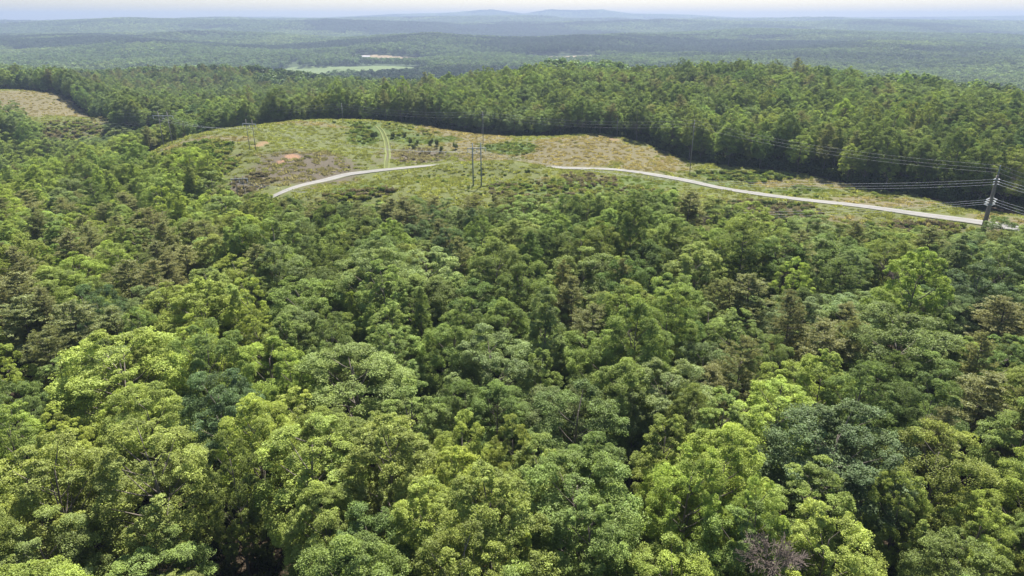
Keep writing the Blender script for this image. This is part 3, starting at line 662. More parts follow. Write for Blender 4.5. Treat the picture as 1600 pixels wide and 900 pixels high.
ok &= np.hypot(x, y) > 26
P = P[ok]; x, y = P.T; z = H(x, y)
uu, vv, dd = project(x, y, z + 17)
g = np.random.default_rng(77)
dist2 = (uu[:, None] - ZP[:, 0]) ** 2 + ((vv[:, None] - ZP[:, 1]) * 1.3) ** 2
zi = np.argmin(dist2 * (1 + .35 * g.random(dist2.shape)), axis=1)
mixn = fbm(x, y, 70, 41); stand = fbm(x, y, 55, 43, 2)
LX = np.array([(t['x'], t['y'], t['r']) for t in trees] + [(d[0], d[1], d[4] + 1.5) for d in dead_at] + [(ROCK[0], ROCK[1], 5.0)])
for i in range(len(P)):
    ht0 = 19.0
    if vv[i] > 215 or y[i] < 330:
        z_ = ZONES[zi[i]]; code = z_[2][int(g.integers(len(z_[2])))]; pf = z_[3]
    else:
        wl_ = mixn[i]; pal = 'MMGLOSG' if wl_ < .15 else 'LLOYMLS'
        if x[i] < -60: pal = 'MSGSLB' if wl_ < .2 else 'MLSSOM'
        if x[i] > 260 and y[i] < 420: pal = 'YLLMOO'
        code = pal[int(g.integers(len(pal)))]; pf = .03 if fbm(x[i:i + 1], y[i:i + 1], 90, 51)[0] < .35 else .22
        if x[i] < -30 and y[i] > 860: pf = .75  # mostly pines, so their colour darkens this strip like a cloud's shadow
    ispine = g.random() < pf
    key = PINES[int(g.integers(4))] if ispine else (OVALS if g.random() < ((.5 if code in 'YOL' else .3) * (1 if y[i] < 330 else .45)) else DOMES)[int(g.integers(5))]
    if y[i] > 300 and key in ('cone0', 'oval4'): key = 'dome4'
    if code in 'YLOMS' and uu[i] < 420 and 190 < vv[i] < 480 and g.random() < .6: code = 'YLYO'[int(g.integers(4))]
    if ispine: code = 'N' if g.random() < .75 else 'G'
    s = float(np.clip(1 + .16 * g.normal() + .16 * stand[i], .62, 1.4)); sx = s * float(np.clip(1 + .1 * g.normal(), .75, 1.3)) * .92
    sx *= 1.2 if y[i] > 330 else 1.1 if y[i] > 110 else 1.0
    sx = min(sx, 1.22 if y[i] > 110 else 1.06);  r = PROTO[key]['r'] * sx; h = PROTO[key]['h'] * s * .93
    ut, vt, _ = project(x[i], y[i], z[i] + h)
    if (255 < ut < 445 and 775 < vt < 1010) or (625 < ut < 690 and 800 < vt < 1000) or (470 < ut < 520 and 800 < vt < 960): continue
    if ((LX[:, 0] - x[i]) ** 2 + (LX[:, 1] - y[i]) ** 2 < (LX[:, 2] * .62 + r * .62) ** 2).any(): continue
    # nothing may stand between the camera and a listed tree's top
    trees.append(dict(x=x[i], y=y[i], z=z[i], key=key, sx=sx, sz=h / PROTO[key]['h'], rz=g.random() * 6.28, tint=tint_of(code, g), code=code, r=r, h=h, label=None, short=None))
# keep listed crowns in sight: lower the fill trees that would stand in front of them
listed = [t for t in trees if t['label']]
guard = [t for t in trees if t.get('keep')] + [dict(x=d[0], y=d[1], z=d[2], h=d[3], r=d[4] * 1.5) for d in dead_at]
for t in trees:
    if t.get('keep') or t['y'] > 330: continue
    u1, v1, d1 = project(t['x'], t['y'], t['z'] + t['h'])
    for q in guard:
        if q['y'] <= t['y']: continue
        u2, v2, d2 = project(q['x'], q['y'], q['z'] + q['h']); wq = q['r'] * FPX / d2; wt = t['r'] * FPX / d1
        if abs(u1 - u2) < (wq + wt) * .7 and v1 < v2 + wq * .75 and v1 > v2 - 250:
            need = v2 + wq * .75
            for _ in range(12):
                if project(t['x'], t['y'], t['z'] + t['h'])[1] >= need or t['h'] < 8: break
                t['h'] *= .95
    t['sz'] = t['h'] / PROTO[t['key']]['h']
# keep the road and the grass below it in sight too
for t in trees:
    if t['label'] or not (120 < t['y'] < 330): continue
    u1, v1, d1 = project(t['x'], t['y'], t['z'] + t['h'])
    lim = np.interp(u1, [0, 230, 300, 330, 430, 470, 560, 700, 800, 900, 1000, 1050, 1140, 1180, 1240, 1300, 1400, 1520, 1590, 1640], [150, 150, 268, 285, 303, 308, 312, 304, 302, 298, 296, 294, 312, 322, 338, 336, 352, 356, 340, 340])
    if t['y'] < 235 or u1 > 1100 and t['y'] < 200:
        for _ in range(16):
            if project(t['x'], t['y'], t['z'] + t['h'])[1] >= lim or t['h'] < 7: break
            t['h'] *= .95
        t['sz'] = t['h'] / PROTO[t['key']]['h']
        if t['h'] < 12.5 and t['y'] > 150 and not t.get('keep'): t['cut'] = True
trees = [t for t in trees if not t.get('cut')]

for t in trees:
    if t['label'] or not (270 < t['y'] < 440): continue
    u1, v1, d1 = project(t['x'], t['y'], t['z'] + t['h'])
    if not (-60 < u1 < 260): continue
    lim = np.interp(u1, [-60, 20, 34, 50, 75, 160, 186, 215, 260], [172, 172, 180, 203, 216, 217, 208, 200, 190]) + (8 if t['y'] < 330 else 0)
    for _ in range(20):
        if project(t['x'], t['y'], t['z'] + t['h'])[1] >= lim or t['h'] < 7: break
        t['h'] *= .95
    t['sz'] = t['h'] / PROTO[t['key']]['h']
# individuals: those that show largest in the photo
for t in trees:
    u1, v1, d1 = project(t['x'], t['y'], t['z'] + t['h'] * .75); t['u'], t['v'], t['d'] = u1, v1, d1
    w = t['r'] * FPX / d1
    t['seen'] = (-w * .5 < u1 < 1600 + w * .5) and v1 < 900 + w * .5 and d1 > 20
    t['size'] = w * (1.0 if not t['label'] else 50.0) if t['seen'] else 0
    t['pine'] = t['key'].startswith('pine')
def top(sel, n): return sorted(sel, key=lambda t: -t['size'])[:n]
single = top([t for t in trees if t['seen'] and not t['pine']], 295) + top([t for t in trees if t['seen'] and t['pine']], 80)
ids = {id(t) for t in single}
rest = [t for t in trees if id(t) not in ids]

# ---- labels
WORD = {'Y': 'bright yellow-green', 'L': 'light green', 'O': 'olive-yellow', 'M': 'mid-green', 'G': 'deep green', 'B': 'dark blue-green', 'S': 'cool greyish-green', 'N': 'olive-brown'}
def form(t):
    if t['pine']: return 'pine'
    k = t['key'][:4]; big = t['r'] > 5.2; small = t['r'] < 3.6 or t['h'] < 14
    return ('broad ' if big else 'small ' if small else '') + {'dome': 'domed tree', 'oval': 'upright tree', 'cone': 'pointed tree'}[k]
ANCH = [(t['u'], t['v'], t['short']) for t in listed] + [(1210, 870, 'the bare dead tree'), (925, 505, 'the browned middle pine'), (1545, 310, 'the steel power pole'), (746, 275, 'the near H-frame pole')]
found_ = False
for t in single:
    if not found_ and t['pine'] and abs(t['u'] - 925) < 25 and abs(t['v'] - 500) < 40 and not t['label']: found_ = True; t['label'] = 'browned pine standing alone among green crowns right of the middle'
used = {}
def relation(t, a):
    dx = t['u'] - a[0]; dy = t['v'] - a[1]; ang = math.degrees(math.atan2(-dy, dx)) % 360
    return ['right of', 'up and right of', 'above', 'up and left of', 'left of', 'down and left of', 'below', 'down and right of'][int((ang + 22.5) // 45) % 8]
ORD = ['', 'second ', 'third ', 'fourth ', 'fifth ', 'sixth ', 'seventh ', 'eighth ', 'ninth ', 'tenth ']
todo = [t for t in single if not t['label']]
pairs = []
for t in todo:
    an = min(ANCH, key=lambda a: (a[0] - t['u']) ** 2 + (1.3 * (a[1] - t['v'])) ** 2); t['an'] = an
    t['base'] = (f"{WORD[t['code']]} {form(t)}", f"{relation(t, an)} {an[2]}")
    pairs.append((math.hypot(an[0] - t['u'], an[1] - t['v']), t))
for _, t in sorted(pairs, key=lambda p: p[0]):
    n = used.get(t['base'], 0); used[t['base']] = n + 1
    if len((ORD[n] + ' '.join(t['base'])).split()) > 14: t['base'] = (t['base'][0].replace(' domed', '').replace(' upright', '').replace('broad ', '').replace('small ', ''), t['base'][1])
    rel_, an_ = relation(t, t['an']), t['an'][2]
    t['label'] = f"{t['base'][0]} {rel_} {an_}" if n == 0 else f"{ORD[n]}{t['base'][0]} going {rel_.replace(' of', '').replace('above', 'up').replace('below', 'down')} from {an_}"

for t in single:
    p = PROTO[t['key']]; pn = t['pine']
    o = empty('pine_tree' if pn else 'broadleaf_tree', (t['x'], t['y'], t['z']), t['rz']); o.scale = (t['sx'], t['sx'], t['sz'])
    tag(o, t['label'], 'pine tree' if pn else 'tree', 'pines scattered through the woods' if pn else 'broadleaf trees of the near woods')
    a = link('trunk', p['trunk'], o); c = link('crown', p['crown'], o); c['tint'] = [float(v) for v in t['tint']]
print('TREES', len(trees), 'single', len(single), 'rest', len(rest), 'farthest single', max(t['d'] for t in single))

DLAB = ['bare dead tree with a dome of grey-brown twigs at the lower edge', 'grey bare tree behind the massive deep green crown', 'small leafless tree left of the small yellow tree', 'thin leafless sapling in the brown scrub under the wires']
for i, (x, y, z, ht, r) in enumerate(dead_at):
    tr, br = dead_tree(60 + i, ht, .55 if i == 0 else .45, 4, 5 if i == 0 else 4)
    o = empty('dead_tree', (x, y, z), .4 * i); tag(o, DLAB[i], 'dead tree')
    tk = link('trunk', tr.mesh('trunk', [M_DEAD]), o); bo = link('branches', br.mesh('branches', [M_DEAD]), o)
    bv = np.vstack(br.V); s = r / np.percentile(np.hypot(bv[:, 0], bv[:, 1]), 85); pz = np.percentile(bv[:, 2], 90) * s * .8
    bo.scale = (s, s, s * .8); bo.location.z = ht - pz; tk.scale = (1, 1, (ht - pz + s * .8 * ht * .5) / (ht * .55))

# ------------------------------------------------------------------ the rest of the woods, undergrowth, weeds: uncountable, one object each
def scatter(name, pts, protos, kind_idx, rot, scale, tint):
    """points with attributes; each prototype mesh is drawn on the points that ask for it"""
    n = len(pts); m = bpy.data.meshes.new(name); m.vertices.add(n); m.vertices.foreach_set('co', np.asarray(pts, np.float32).ravel())
    for k, typ, arr in (('which', 'INT', kind_idx), ('turn', 'FLOAT_VECTOR', rot), ('size', 'FLOAT_VECTOR', scale), ('tint', 'FLOAT_COLOR', np.hstack([np.asarray(tint), np.ones((n, 1))]))):
        a = m.attributes.new(k, typ, 'POINT'); a.data.foreach_set({'INT': 'value', 'FLOAT_VECTOR': 'vector', 'FLOAT_COLOR': 'color'}[typ], np.asarray(arr, np.int32 if typ == 'INT' else np.float32).ravel())
    o = link(name, m)
    ng = bpy.data.node_groups.new(name + '_spread', 'GeometryNodeTree')
    ng.interface.new_socket('Geometry', in_out='INPUT', socket_type='NodeSocketGeometry'); ng.interface.new_socket('Geometry', in_out='OUTPUT', socket_type='NodeSocketGeometry')
    N = ng.nodes; L = ng.links; gi = N.new('NodeGroupInput'); go = N.new('NodeGroupOutput'); jn = N.new('GeometryNodeJoinGeometry')
    def na(nm, typ): q = N.new('GeometryNodeInputNamedAttribute'); q.data_type = typ; q.inputs['Name'].default_value = nm; return q.outputs[0]
    w = na('which', 'INT'); tn = na('turn', 'FLOAT_VECTOR'); sz = na('size', 'FLOAT_VECTOR')
    er = N.new('FunctionNodeEulerToRotation'); L.new(tn, er.inputs[0])
    for i, me in enumerate(protos):
        src = bpy.data.objects.new(name + '_source', me)
        oi = N.new('GeometryNodeObjectInfo'); oi.inputs['Object'].default_value = src; oi.inputs['As Instance'].default_value = False
        cmp_ = N.new('FunctionNodeCompare'); cmp_.data_type = 'INT'; cmp_.operation = 'EQUAL'; L.new(w, cmp_.inputs[2]); cmp_.inputs[3].default_value = i
        ip = N.new('GeometryNodeInstanceOnPoints'); L.new(gi.outputs[0], ip.inputs['Points']); L.new(cmp_.outputs[0], ip.inputs['Selection']); L.new(oi.outputs['Geometry'], ip.inputs['Instance'])
        L.new(er.outputs[0], ip.inputs['Rotation']); L.new(sz, ip.inputs['Scale']); L.new(ip.outputs[0], jn.inputs[0])
    L.new(jn.outputs[0], go.inputs[0])
    md = o.modifiers.new('spread', 'NODES'); md.node_group = ng
    return o

fo = scatter('woodland', [(t['x'], t['y'], t['z']) for t in rest], [PROTO[k]['both'] for k in KEYS], [KEYS.index(t['key']) for t in rest],
             [(0, 0, t['rz']) for t in rest], [(t['sx'], t['sx'], t['sz']) for t in rest], [t['tint'] for t in rest])
tag(fo, 'unbroken mixed woods spreading behind and beside the grassy clearing', 'woods', kind='stuff')

def bush_mesh(seed, r=1.0, n=900, leaf=.22, h=.8, material=None):
    g = np.random.default_rng(seed); C = []; Nn = []; LV = []
    for k in range(9):
        a = g.random() * 6.28; q = g.random() ** .5 * r * .75; c = np.array([q * math.cos(a), q * math.sin(a), h * r * (.25 + .55 * g.random())]); m = n // 9
        d = unit(g.normal(size=(m, 3)) + np.array([0, 0, .4])); C.append(c + d * r * .42 * (.4 + .6 * g.random((m, 1)))); Nn.append(unit(d * .6 + [0, 0, .5] + .7 * g.normal(size=(m, 3)))); LV.append(np.clip((1 + .12 * g.normal()) * (1 + .2 * g.normal(size=m)), .5, 1.6))
    C = np.vstack(C); Nn = np.vstack(Nn); L = leaf * (.6 + .8 * g.random(len(C))); V, F = cards(C, Nn, L, L * .6, g)
    return mesh('bush_leaves', V, F, [material or M_LEAF], attrs={'leafvar': ('FACE', 'FLOAT', np.concatenate(LV)), 'leafhue': ('FACE', 'FLOAT', g.random(len(F)))})
def tuft_mesh(seed, n=110, r=1.1, h=.6):
    g = np.random.default_rng(seed); P = g.normal(size=(n, 2)) * r * .5; hh = h * (.4 + .9 * g.random(n)); a = g.random(n) * 6.28; w = .10 + .10 * g.random(n); ln = g.normal(size=(n, 2)) * .3
    b = np.stack([P[:, 0], P[:, 1], np.full(n, -.1)], 1); s = np.stack([np.cos(a) * w, np.sin(a) * w, 0 * a], 1); t = b + np.stack([ln[:, 0], ln[:, 1], hh], 1)
    V = np.stack([b - s, b + s, t + s * .3, t - s * .3], 1).reshape(-1, 3); F = np.arange(4 * n).reshape(-1, 4)
    return mesh('tuft', V, F, [M_GRASS], attrs={'leafvar': ('FACE', 'FLOAT', np.clip(1 + .25 * g.normal(size=n), .5, 1.6)), 'leafhue': ('FACE', 'FLOAT', g.random(n))})
BUSH = [bush_mesh(70 + i) for i in range(4)]; TUFT = [tuft_mesh(80 + i) for i in range(4)]

g = np.random.default_rng(9)
# forest floor shrubs and saplings
Q = candidates(30, 260, 3.4, 31); Q = Q[~(inpoly(Q[:, 0], Q[:, 1], CLEAR)) & (pdist(Q[:, 0], Q[:, 1], ROAD) > 5)]; Q = Q[g.random(len(Q)) < .45]
Z = []
for poly, lo in ((CLEAR, 0), (CLEAR_B, 0)):
    A = smooth_line(poly + poly[:1], 420)
    for rr in (3.5, 6.0, 9.0, 13.0):
        q = A + g.uniform(-1, 1, A.shape) * 1.8; T = np.gradient(A, axis=0); T /= np.linalg.norm(T, axis=1)[:, None]; Nn = np.stack([T[:, 1], -T[:, 0]], 1)
        for sg in (-1, 1):
            w = q + Nn * sg * rr; k = ~(inpoly(w[:, 0], w[:, 1], CLEAR) | inpoly(w[:, 0], w[:, 1], CLEAR_B)) & (w[:, 1] > 240) & (np.abs(w[:, 0]) < 520); Z.append(w[k])
Z = np.vstack(Z); n0 = len(Q); Q = np.vstack([Q, Z])
n = len(Q); s = g.uniform(.9, 2.6, n); s[n0:] = g.uniform(1.6, 4.2, n - n0)
un = scatter('undergrowth', np.c_[Q, H(Q[:, 0], Q[:, 1])], BUSH, g.integers(0, 4, n), np.c_[np.zeros((n, 2)), g.random(n) * 6.28], np.c_[s, s, s * g.uniform(.8, 1.6, n)], np.array([TINT[c] for c in 'MGBG'])[g.integers(0, 4, n)] * g.uniform(.8, 1.2, (n, 1)))
tag(un, 'shrubs and saplings covering the forest floor', 'undergrowth', kind='stuff')

# clearing: grass and brush
X = []
for poly, sp in ((CLEAR, 1.7), (CLEAR_B, 2.6)):
    A = np.array(poly); gx, gy = np.meshgrid(np.arange(max(-330 if poly is CLEAR else -520, A[:, 0].min()), min(240, A[:, 0].max()), sp), np.arange(A[:, 1].min(), A[:, 1].max(), sp)); q = np.stack([gx.ravel(), gy.ravel()], 1)
    q += g.uniform(-.5, .5, q.shape) * sp; X.append(q[inpoly(q[:, 0], q[:, 1], poly)])
X = np.vstack(X); X = X[(pdist(X[:, 0], X[:, 1], ROAD) > 3.6) & (pdist(X[:, 0], X[:, 1], TRACK) > 1.9)]
c, e = cover(X[:, 0], X[:, 1]); nz = noise2(X[:, 0], X[:, 1], 4.0, 91) * .35 + noise2(X[:, 0], X[:, 1], 14.0, 92) * .25
tanw = sstep(.35, .75, c[:, 0] + nz); brw = sstep(.35, .75, c[:, 1] + nz); clw = c[:, 2] > .35; wd = sstep(.35, .75, e[:, 0] + nz)
gcol = np.array([.185, .205, .072]) * (1 + .5 * nz[:, None]); tcol = np.array([.25, .215, .125]); bcol = np.array([.185, .17, .112]); wcol = np.array([.105, .145, .04])
tint = gcol * (1 - tanw[:, None]) + tcol * tanw[:, None]; tint = tint * (1 - wd[:, None]) + wcol * wd[:, None]; tint = tint * (1 - brw[:, None]) + bcol * brw[:, None]
keep = (~clw) & (g.random(len(X)) < .45 - .05 * brw); X = X[keep]; tint = np.clip(tint[keep] * g.uniform(.8, 1.2, (keep.sum(), 1)), .01, .5); n = len(X); s = g.uniform(.5, 1.15, n) * (1 + .3 * brw[keep])
gr = scatter('grass', np.c_[X, H(X[:, 0], X[:, 1])], TUFT, g.integers(0, 4, n), np.c_[np.zeros((n, 2)), g.random(n) * 6.28], np.c_[s, s, s * g.uniform(.6, 1.1, n)], tint)
tag(gr, 'rough green and dry tan grass over the cleared hill', 'grass', kind='stuff')
print('grass', n)

# low brush and brambles in drifts
Y_ = []; T_ = []; S_ = []
def drift(u, v, ru, rv, n, cols, s0, s1):
    bx, by, rx, ry = px_blob(u, v, ru, rv)
    a = g.random(n) * 6.28; q = np.sqrt(g.random(n)); px, py = bx + rx * q * np.cos(a), by + ry * q * np.sin(a)
    k = (inpoly(px, py, CLEAR) | inpoly(px, py, CLEAR_B)) & (pdist(px, py, ROAD) > 5) & (pdist(px, py, TRACK) > 5); px, py = px[k], py[k]
    Y_.append(np.c_[px, py, H(px, py)]); T_.append(np.array(cols)[g.integers(0, len(cols), len(px))] * g.uniform(.75, 1.25, (len(px), 1))); S_.append(g.uniform(s0, s1, len(px)))
gre = [(.15, .19, .045), (.10, .145, .035), (.18, .19, .06)]; brn = [(.13, .11, .08), (.115, .105, .06), (.155, .135, .10)]; dk = [(.06, .085, .028), (.085, .115, .035)]
drift(300, 243, 62, 20, 300, gre + gre + dk[1:], .7, 2.1); drift(345, 262, 26, 14, 80, gre, .8, 1.9); drift(390, 287, 36, 17, 90, brn, .6, 1.3); drift(355, 255, 16, 14, 30, brn, .6, 1.3)
drift(570, 212, 26, 14, 60, gre, .6, 1.6); drift(615, 202, 70, 8, 60, gre, .6, 1.5); drift(795, 232, 44, 10, 80, gre, .5, 1.2); drift(480, 262, 78, 26, 50, brn, .3, .6)
drift(1160, 277, 80, 9, 150, gre + dk, .6, 1.5); drift(1200, 330, 80, 18, 220, brn + dk, .6, 1.5); drift(1410, 362, 95, 14, 200, brn + gre, .6, 1.7); drift(900, 295, 150, 14, 240, gre + gre + brn, .5, 1.6); drift(920, 278, 45, 7, 60, brn, .6, 1.2)
drift(650, 244, 50, 12, 120, brn, .4, 1.0); drift(560, 303, 60, 8, 80, gre + brn, .6, 1.6); drift(100, 203, 70, 15, 200, [(.18, .20, .065), (.15, .19, .05), (.15, .13, .09)], .8, 2.0); drift(165, 190, 28, 16, 70, brn + gre, .8, 2.0); drift(75, 212, 26, 6, 50, brn, .8, 1.8); drift(700, 285, 140, 18, 120, gre, .4, .9); drift(1300, 300, 130, 10, 60, gre, .5, 1.1)
Yp = np.vstack(Y_); Tp = np.clip(np.vstack(T_) * 1.35, .01, .5); Sp = np.concatenate(S_); n = len(Yp)
bu = scatter('low_brush_undergrowth', Yp, BUSH, g.integers(0, 4, n), np.c_[np.zeros((n, 2)), g.random(n) * 6.28], np.c_[Sp, Sp, Sp * g.uniform(.6, 1.1, n)], Tp)
tag(bu, 'low brambles and brown brush in drifts over the clearing', 'undergrowth', kind='stuff')

# the row of young pines and single shrubs on the cleared slope
SHR = [(640, 222, 1), (651, 224, 1), (662, 222, 1), (673, 225, 1), (684, 229, 1), (696, 236, 1), (706, 237, 1), (628, 220, 1), (617, 217, 1), (585, 214, 0), (571, 205, 0), (825, 263, 0), (861, 275, 0), (1205, 279, 0), (1178, 272, 0), (551, 196, 0), (516, 196, 0)]
SLAB = ['bushy young pine, fourth in the row beside the grass track', 'bushy young pine, fifth in the row beside the grass track', 'tall young pine at the middle of the row', 'young pine just past the middle of the row', 'young pine third from the low end of the row', 'dark young pine second from the low end of the row', 'dark young pine at the low right end of the row', 'young pine third from the grass track in the row', 'young pine standing closest to the grass track in the row',
        'large round green shrub beside the grass track', 'small green shrub near the ridge by the grass track', 'dark low shrub on the slope right of the near H-frame pole', 'dark shrub by itself below the gravel road', 'wide dark shrub in the hollow above the gravel road', 'low green shrub in the hollow near the wooden pole', 'small brown-green shrub by the ridge pole', 'tiny dark shrub on the bright hilltop']
for (u, v, k), lab in zip(SHR, SLAB):
    x, y, z = ground(u, v); s = (1.25 + .8 * g.random()) if k else 1.4; x += g.normal() * 1.2; y += g.normal() * 4; z = H1(x, y)
    if lab.startswith('large') or lab.startswith('wide'): s = 2.8
    o = empty('young_pine' if k else 'shrub', (x, y, z), g.random() * 6); tag(o, lab, 'young pine' if k else 'shrub', 'row of young pines on the slope' if k else None)
    st = MB(); st.tube([[0, 0, -.2], [.05, 0, .9]], [.06, .03], 5); link('trunk', st.mesh('trunk', [M_BARK]), o, )
    c = link('crown', bush_mesh(200 + u, 1.0, 1100, .22, 1.5 if k else .8, M_NEEDLE if k else M_LEAF), o); c['tint'] = [.10, .135, .05] if k else [.11, .15, .045]; o.scale = (s * .8, s * .8, s * (1.15 if k else .8))

# ------------------------------------------------------------------ far wooded valley: clumps of crowns, one mass
def clump(seed, size=64, ntree=90, leafn=70):
    g = np.random.default_rng(seed); V0 = []; N0 = []; LV = []; LH = []
    for k in range(ntree):
        x, y = g.uniform(-size / 2, size / 2, 2); r = g.uniform(2.8, 5.2); h = g.uniform(12, 20); v = float(np.clip(1 + .28 * g.normal(), .5, 1.7)); hu = g.random()
        d = unit(g.normal(size=(leafn, 3)) + [0, 0, .45]); V0.append(np.array([x, y, h - r * .8]) + d * r * np.array([1, 1, .95]) * g.uniform(.75, 1.05, (leafn, 1))); N0.append(unit(d + .45 * g.normal(size=(leafn, 3)))); LV.append(v * np.clip(1 + .08 * g.normal(size=leafn), .5, 1.5)); LH.append(np.full(leafn, hu))
    V0 = np.vstack(V0); N0 = np.vstack(N0); L = g.uniform(1.5, 3.0, len(V0)); V, F = cards(V0, N0, L, L * .8, g, .15)
    return mesh('wood_clump', V, F, [M_LEAF], attrs={'leafvar': ('FACE', 'FLOAT', np.concatenate(LV)), 'leafhue': ('FACE', 'FLOAT', np.concatenate(LH))})
CL = [clump(90 + i) for i in range(6)]
def rings(y0, y1, sp, seed):
    Q = candidates(y0, y1, sp, seed, .86); x, y = Q.T; D = np.interp(x / y, EDGE_U, EDGE_D); k = y > D * 1.15 if y0 < 1500 else y > 0
    for (nm, px, kk), (bx, by, rx, ry) in zip(FIELDS, FIELD_BLOBS): k &= ((x - bx) / (rx + sp * .35)) ** 2 + ((y - by + 60) / (ry + sp * .5 + 60)) ** 2 > 1
    return Q[k]
PT = []; SC = []
for y0, y1, sp, s in ((560, 3300, 74, 1.35), (3300, 5600, 92, 1.7), (5600, 11200, 150, 2.5)):
    q = rings(y0, y1, sp, int(y0)); PT.append(q); SC.append(np.full(len(q), s))
PT = np.vstack(PT); SC = np.concatenate(SC); n = len(PT); zc = H(PT[:, 0], PT[:, 1])
ex = (H(PT[:, 0] + 25, PT[:, 1]) - H(PT[:, 0] - 25, PT[:, 1])) / 50; ey = (H(PT[:, 0], PT[:, 1] + 25) - H(PT[:, 0], PT[:, 1] - 25)) / 50
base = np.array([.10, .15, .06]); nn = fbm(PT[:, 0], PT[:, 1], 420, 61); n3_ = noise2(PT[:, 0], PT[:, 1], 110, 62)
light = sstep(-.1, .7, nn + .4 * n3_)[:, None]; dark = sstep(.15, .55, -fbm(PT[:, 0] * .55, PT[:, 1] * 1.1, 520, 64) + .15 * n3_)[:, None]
tn = base * (1 - light) + np.array([.15, .20, .075]) * light; tn = tn * (1 - dark) + np.array([.030, .052, .030]) * dark  # dark bands: cloud shadows painted into the woods' tint
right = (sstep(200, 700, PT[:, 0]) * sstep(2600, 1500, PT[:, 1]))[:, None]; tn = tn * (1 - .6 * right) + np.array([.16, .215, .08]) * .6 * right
tn *= np.random.default_rng(3).uniform(.85, 1.15, (n, 1)); gg = np.random.default_rng(4); rz = gg.random(n) * 6.28
rot = np.c_[np.arctan(ey), -np.arctan(ex), np.zeros(n)]
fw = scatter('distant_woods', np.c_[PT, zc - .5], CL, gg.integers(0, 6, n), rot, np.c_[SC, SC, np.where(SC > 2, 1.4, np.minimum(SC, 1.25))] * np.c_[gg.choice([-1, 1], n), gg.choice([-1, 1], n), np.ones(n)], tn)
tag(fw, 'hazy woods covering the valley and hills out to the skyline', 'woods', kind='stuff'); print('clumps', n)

# ------------------------------------------------------------------ far buildings
def house(u, v, w, d, h, label, group=None, lift=0):
    x, y, z = ground(u, v, 1200); o = empty('far_house', (x, y, z + lift), g.uniform(-.4, .4)); tag(o, label, 'house', group)
    b = MB(); b.box((0, 0, h / 2), (w, d, h)); link('wall', b.mesh('wall', [M_WALL]), o)
    V = [(-w / 2 - .4, -d / 2 - .5, h), (w / 2 + .4, -d / 2 - .5, h), (w / 2 + .4, d / 2 + .5, h), (-w / 2 - .4, d / 2 + .5, h), (-w / 2 - .4, 0, h + d * .32), (w / 2 + .4, 0, h + d * .32)]
    link('roof', mesh('roof', V, [[0, 1, 5, 4], [2, 3, 4, 5], [0, 4, 3, 3], [1, 2, 5, 5], [3, 2, 1, 0]], [M_ROOF]), o)
    return o
HS = [(783, 51, 'white house among far trees, upper of the hillside pair'), (792, 53.5, 'white house among far trees, lower of the hillside pair'), (822, 54, 'white house at the end of the far hillside street'), (832, 52.5, 'pale house behind the far hillside street'), (838, 56, 'small pale house below the far hillside street'),
      (790, 94.5, 'pale farmhouse beside the far hay field at middle'), (570, 92, 'pale barn in the far tan hay field'), (1228, 73.5, 'long white shed in the far woods at right'), (1245, 73, 'long white shed beside another in the far woods at right'), (930, 28.5, 'pale building high on the blue ridge')]
for u, v, lab in HS:
    big = 'shed' in lab or 'barn' in lab or 'ridge' in lab; house(u, v, (34 if v > 60 else 60) if big else 17, 12 if big else 10, 6 if big else 6, lab, lift=7 if 'farm' not in lab and 'barn' not in lab else 1)

# ------------------------------------------------------------------ power line
def insulator(parent, p, q, n=5, r=.14, material=None, name='insulator'):
    b = MB(); p = np.array(p, float); q = np.array(q, float); T = []; Rr = []
    for k in range(n):
        for f, rr in ((.15, .4), (.45, 1), (.6, 1), (.9, .4)): T.append(p + (q - p) * (k + f) / n); Rr.append(r * rr)
    b.tube(T, Rr, 8); return link(name, b.mesh(name, [material or M_PORC], smooth=True), parent)

def h_frame(u, v, ht, gap, tilt, label, mt, arm_drop=1.9, known=None, r0=.2):
    x, y, z = known or ground(u, v); o = empty('h_frame_pole', (x, y, z), tilt); tag(o, label, 'power pole', 'H-frame poles of the power line')
    for s in (-1, 1):
        b = MB(); b.tube([[s * gap / 2, 0, -1], [s * gap / 2, 0, ht * .5], [s * gap / 2, 0, ht]], [r0, r0 * .85, r0 * .65], 8); link('pole', b.mesh('pole', [mt], smooth=True), o)
    b = MB(); b.box((0, 0, ht - arm_drop), (gap * 2.3, .22, .3)); b.box((0, .18, ht - arm_drop - .05), (gap * 2.1, .10, .22)); link('crossarm', b.mesh('crossarm', [M_ARM]), o)
    b = MB(); b.tube([[-gap / 2, .02, ht - arm_drop - .2], [gap / 2, .02, ht - arm_drop - 2.6]], .07, 5); b.tube([[gap / 2, -.02, ht - arm_drop - .2], [-gap / 2, -.02, ht - arm_drop - 2.6]], .07, 5); link('brace', b.mesh('brace', [mt]), o)
    pts = []
    for s in (-1.08, 0, 1.08):
        insulator(o, (s * gap, -.14, ht - arm_drop - .1), (s * gap, -.14, ht - arm_drop - 1.3)); pts.append((s * gap, -.14, ht - arm_drop - 1.3))
    c, sn = math.cos(tilt), math.sin(tilt)
    return [(x + c * a - sn * b_, y + sn * a + c * b_, z + h) for a, b_, h in pts]

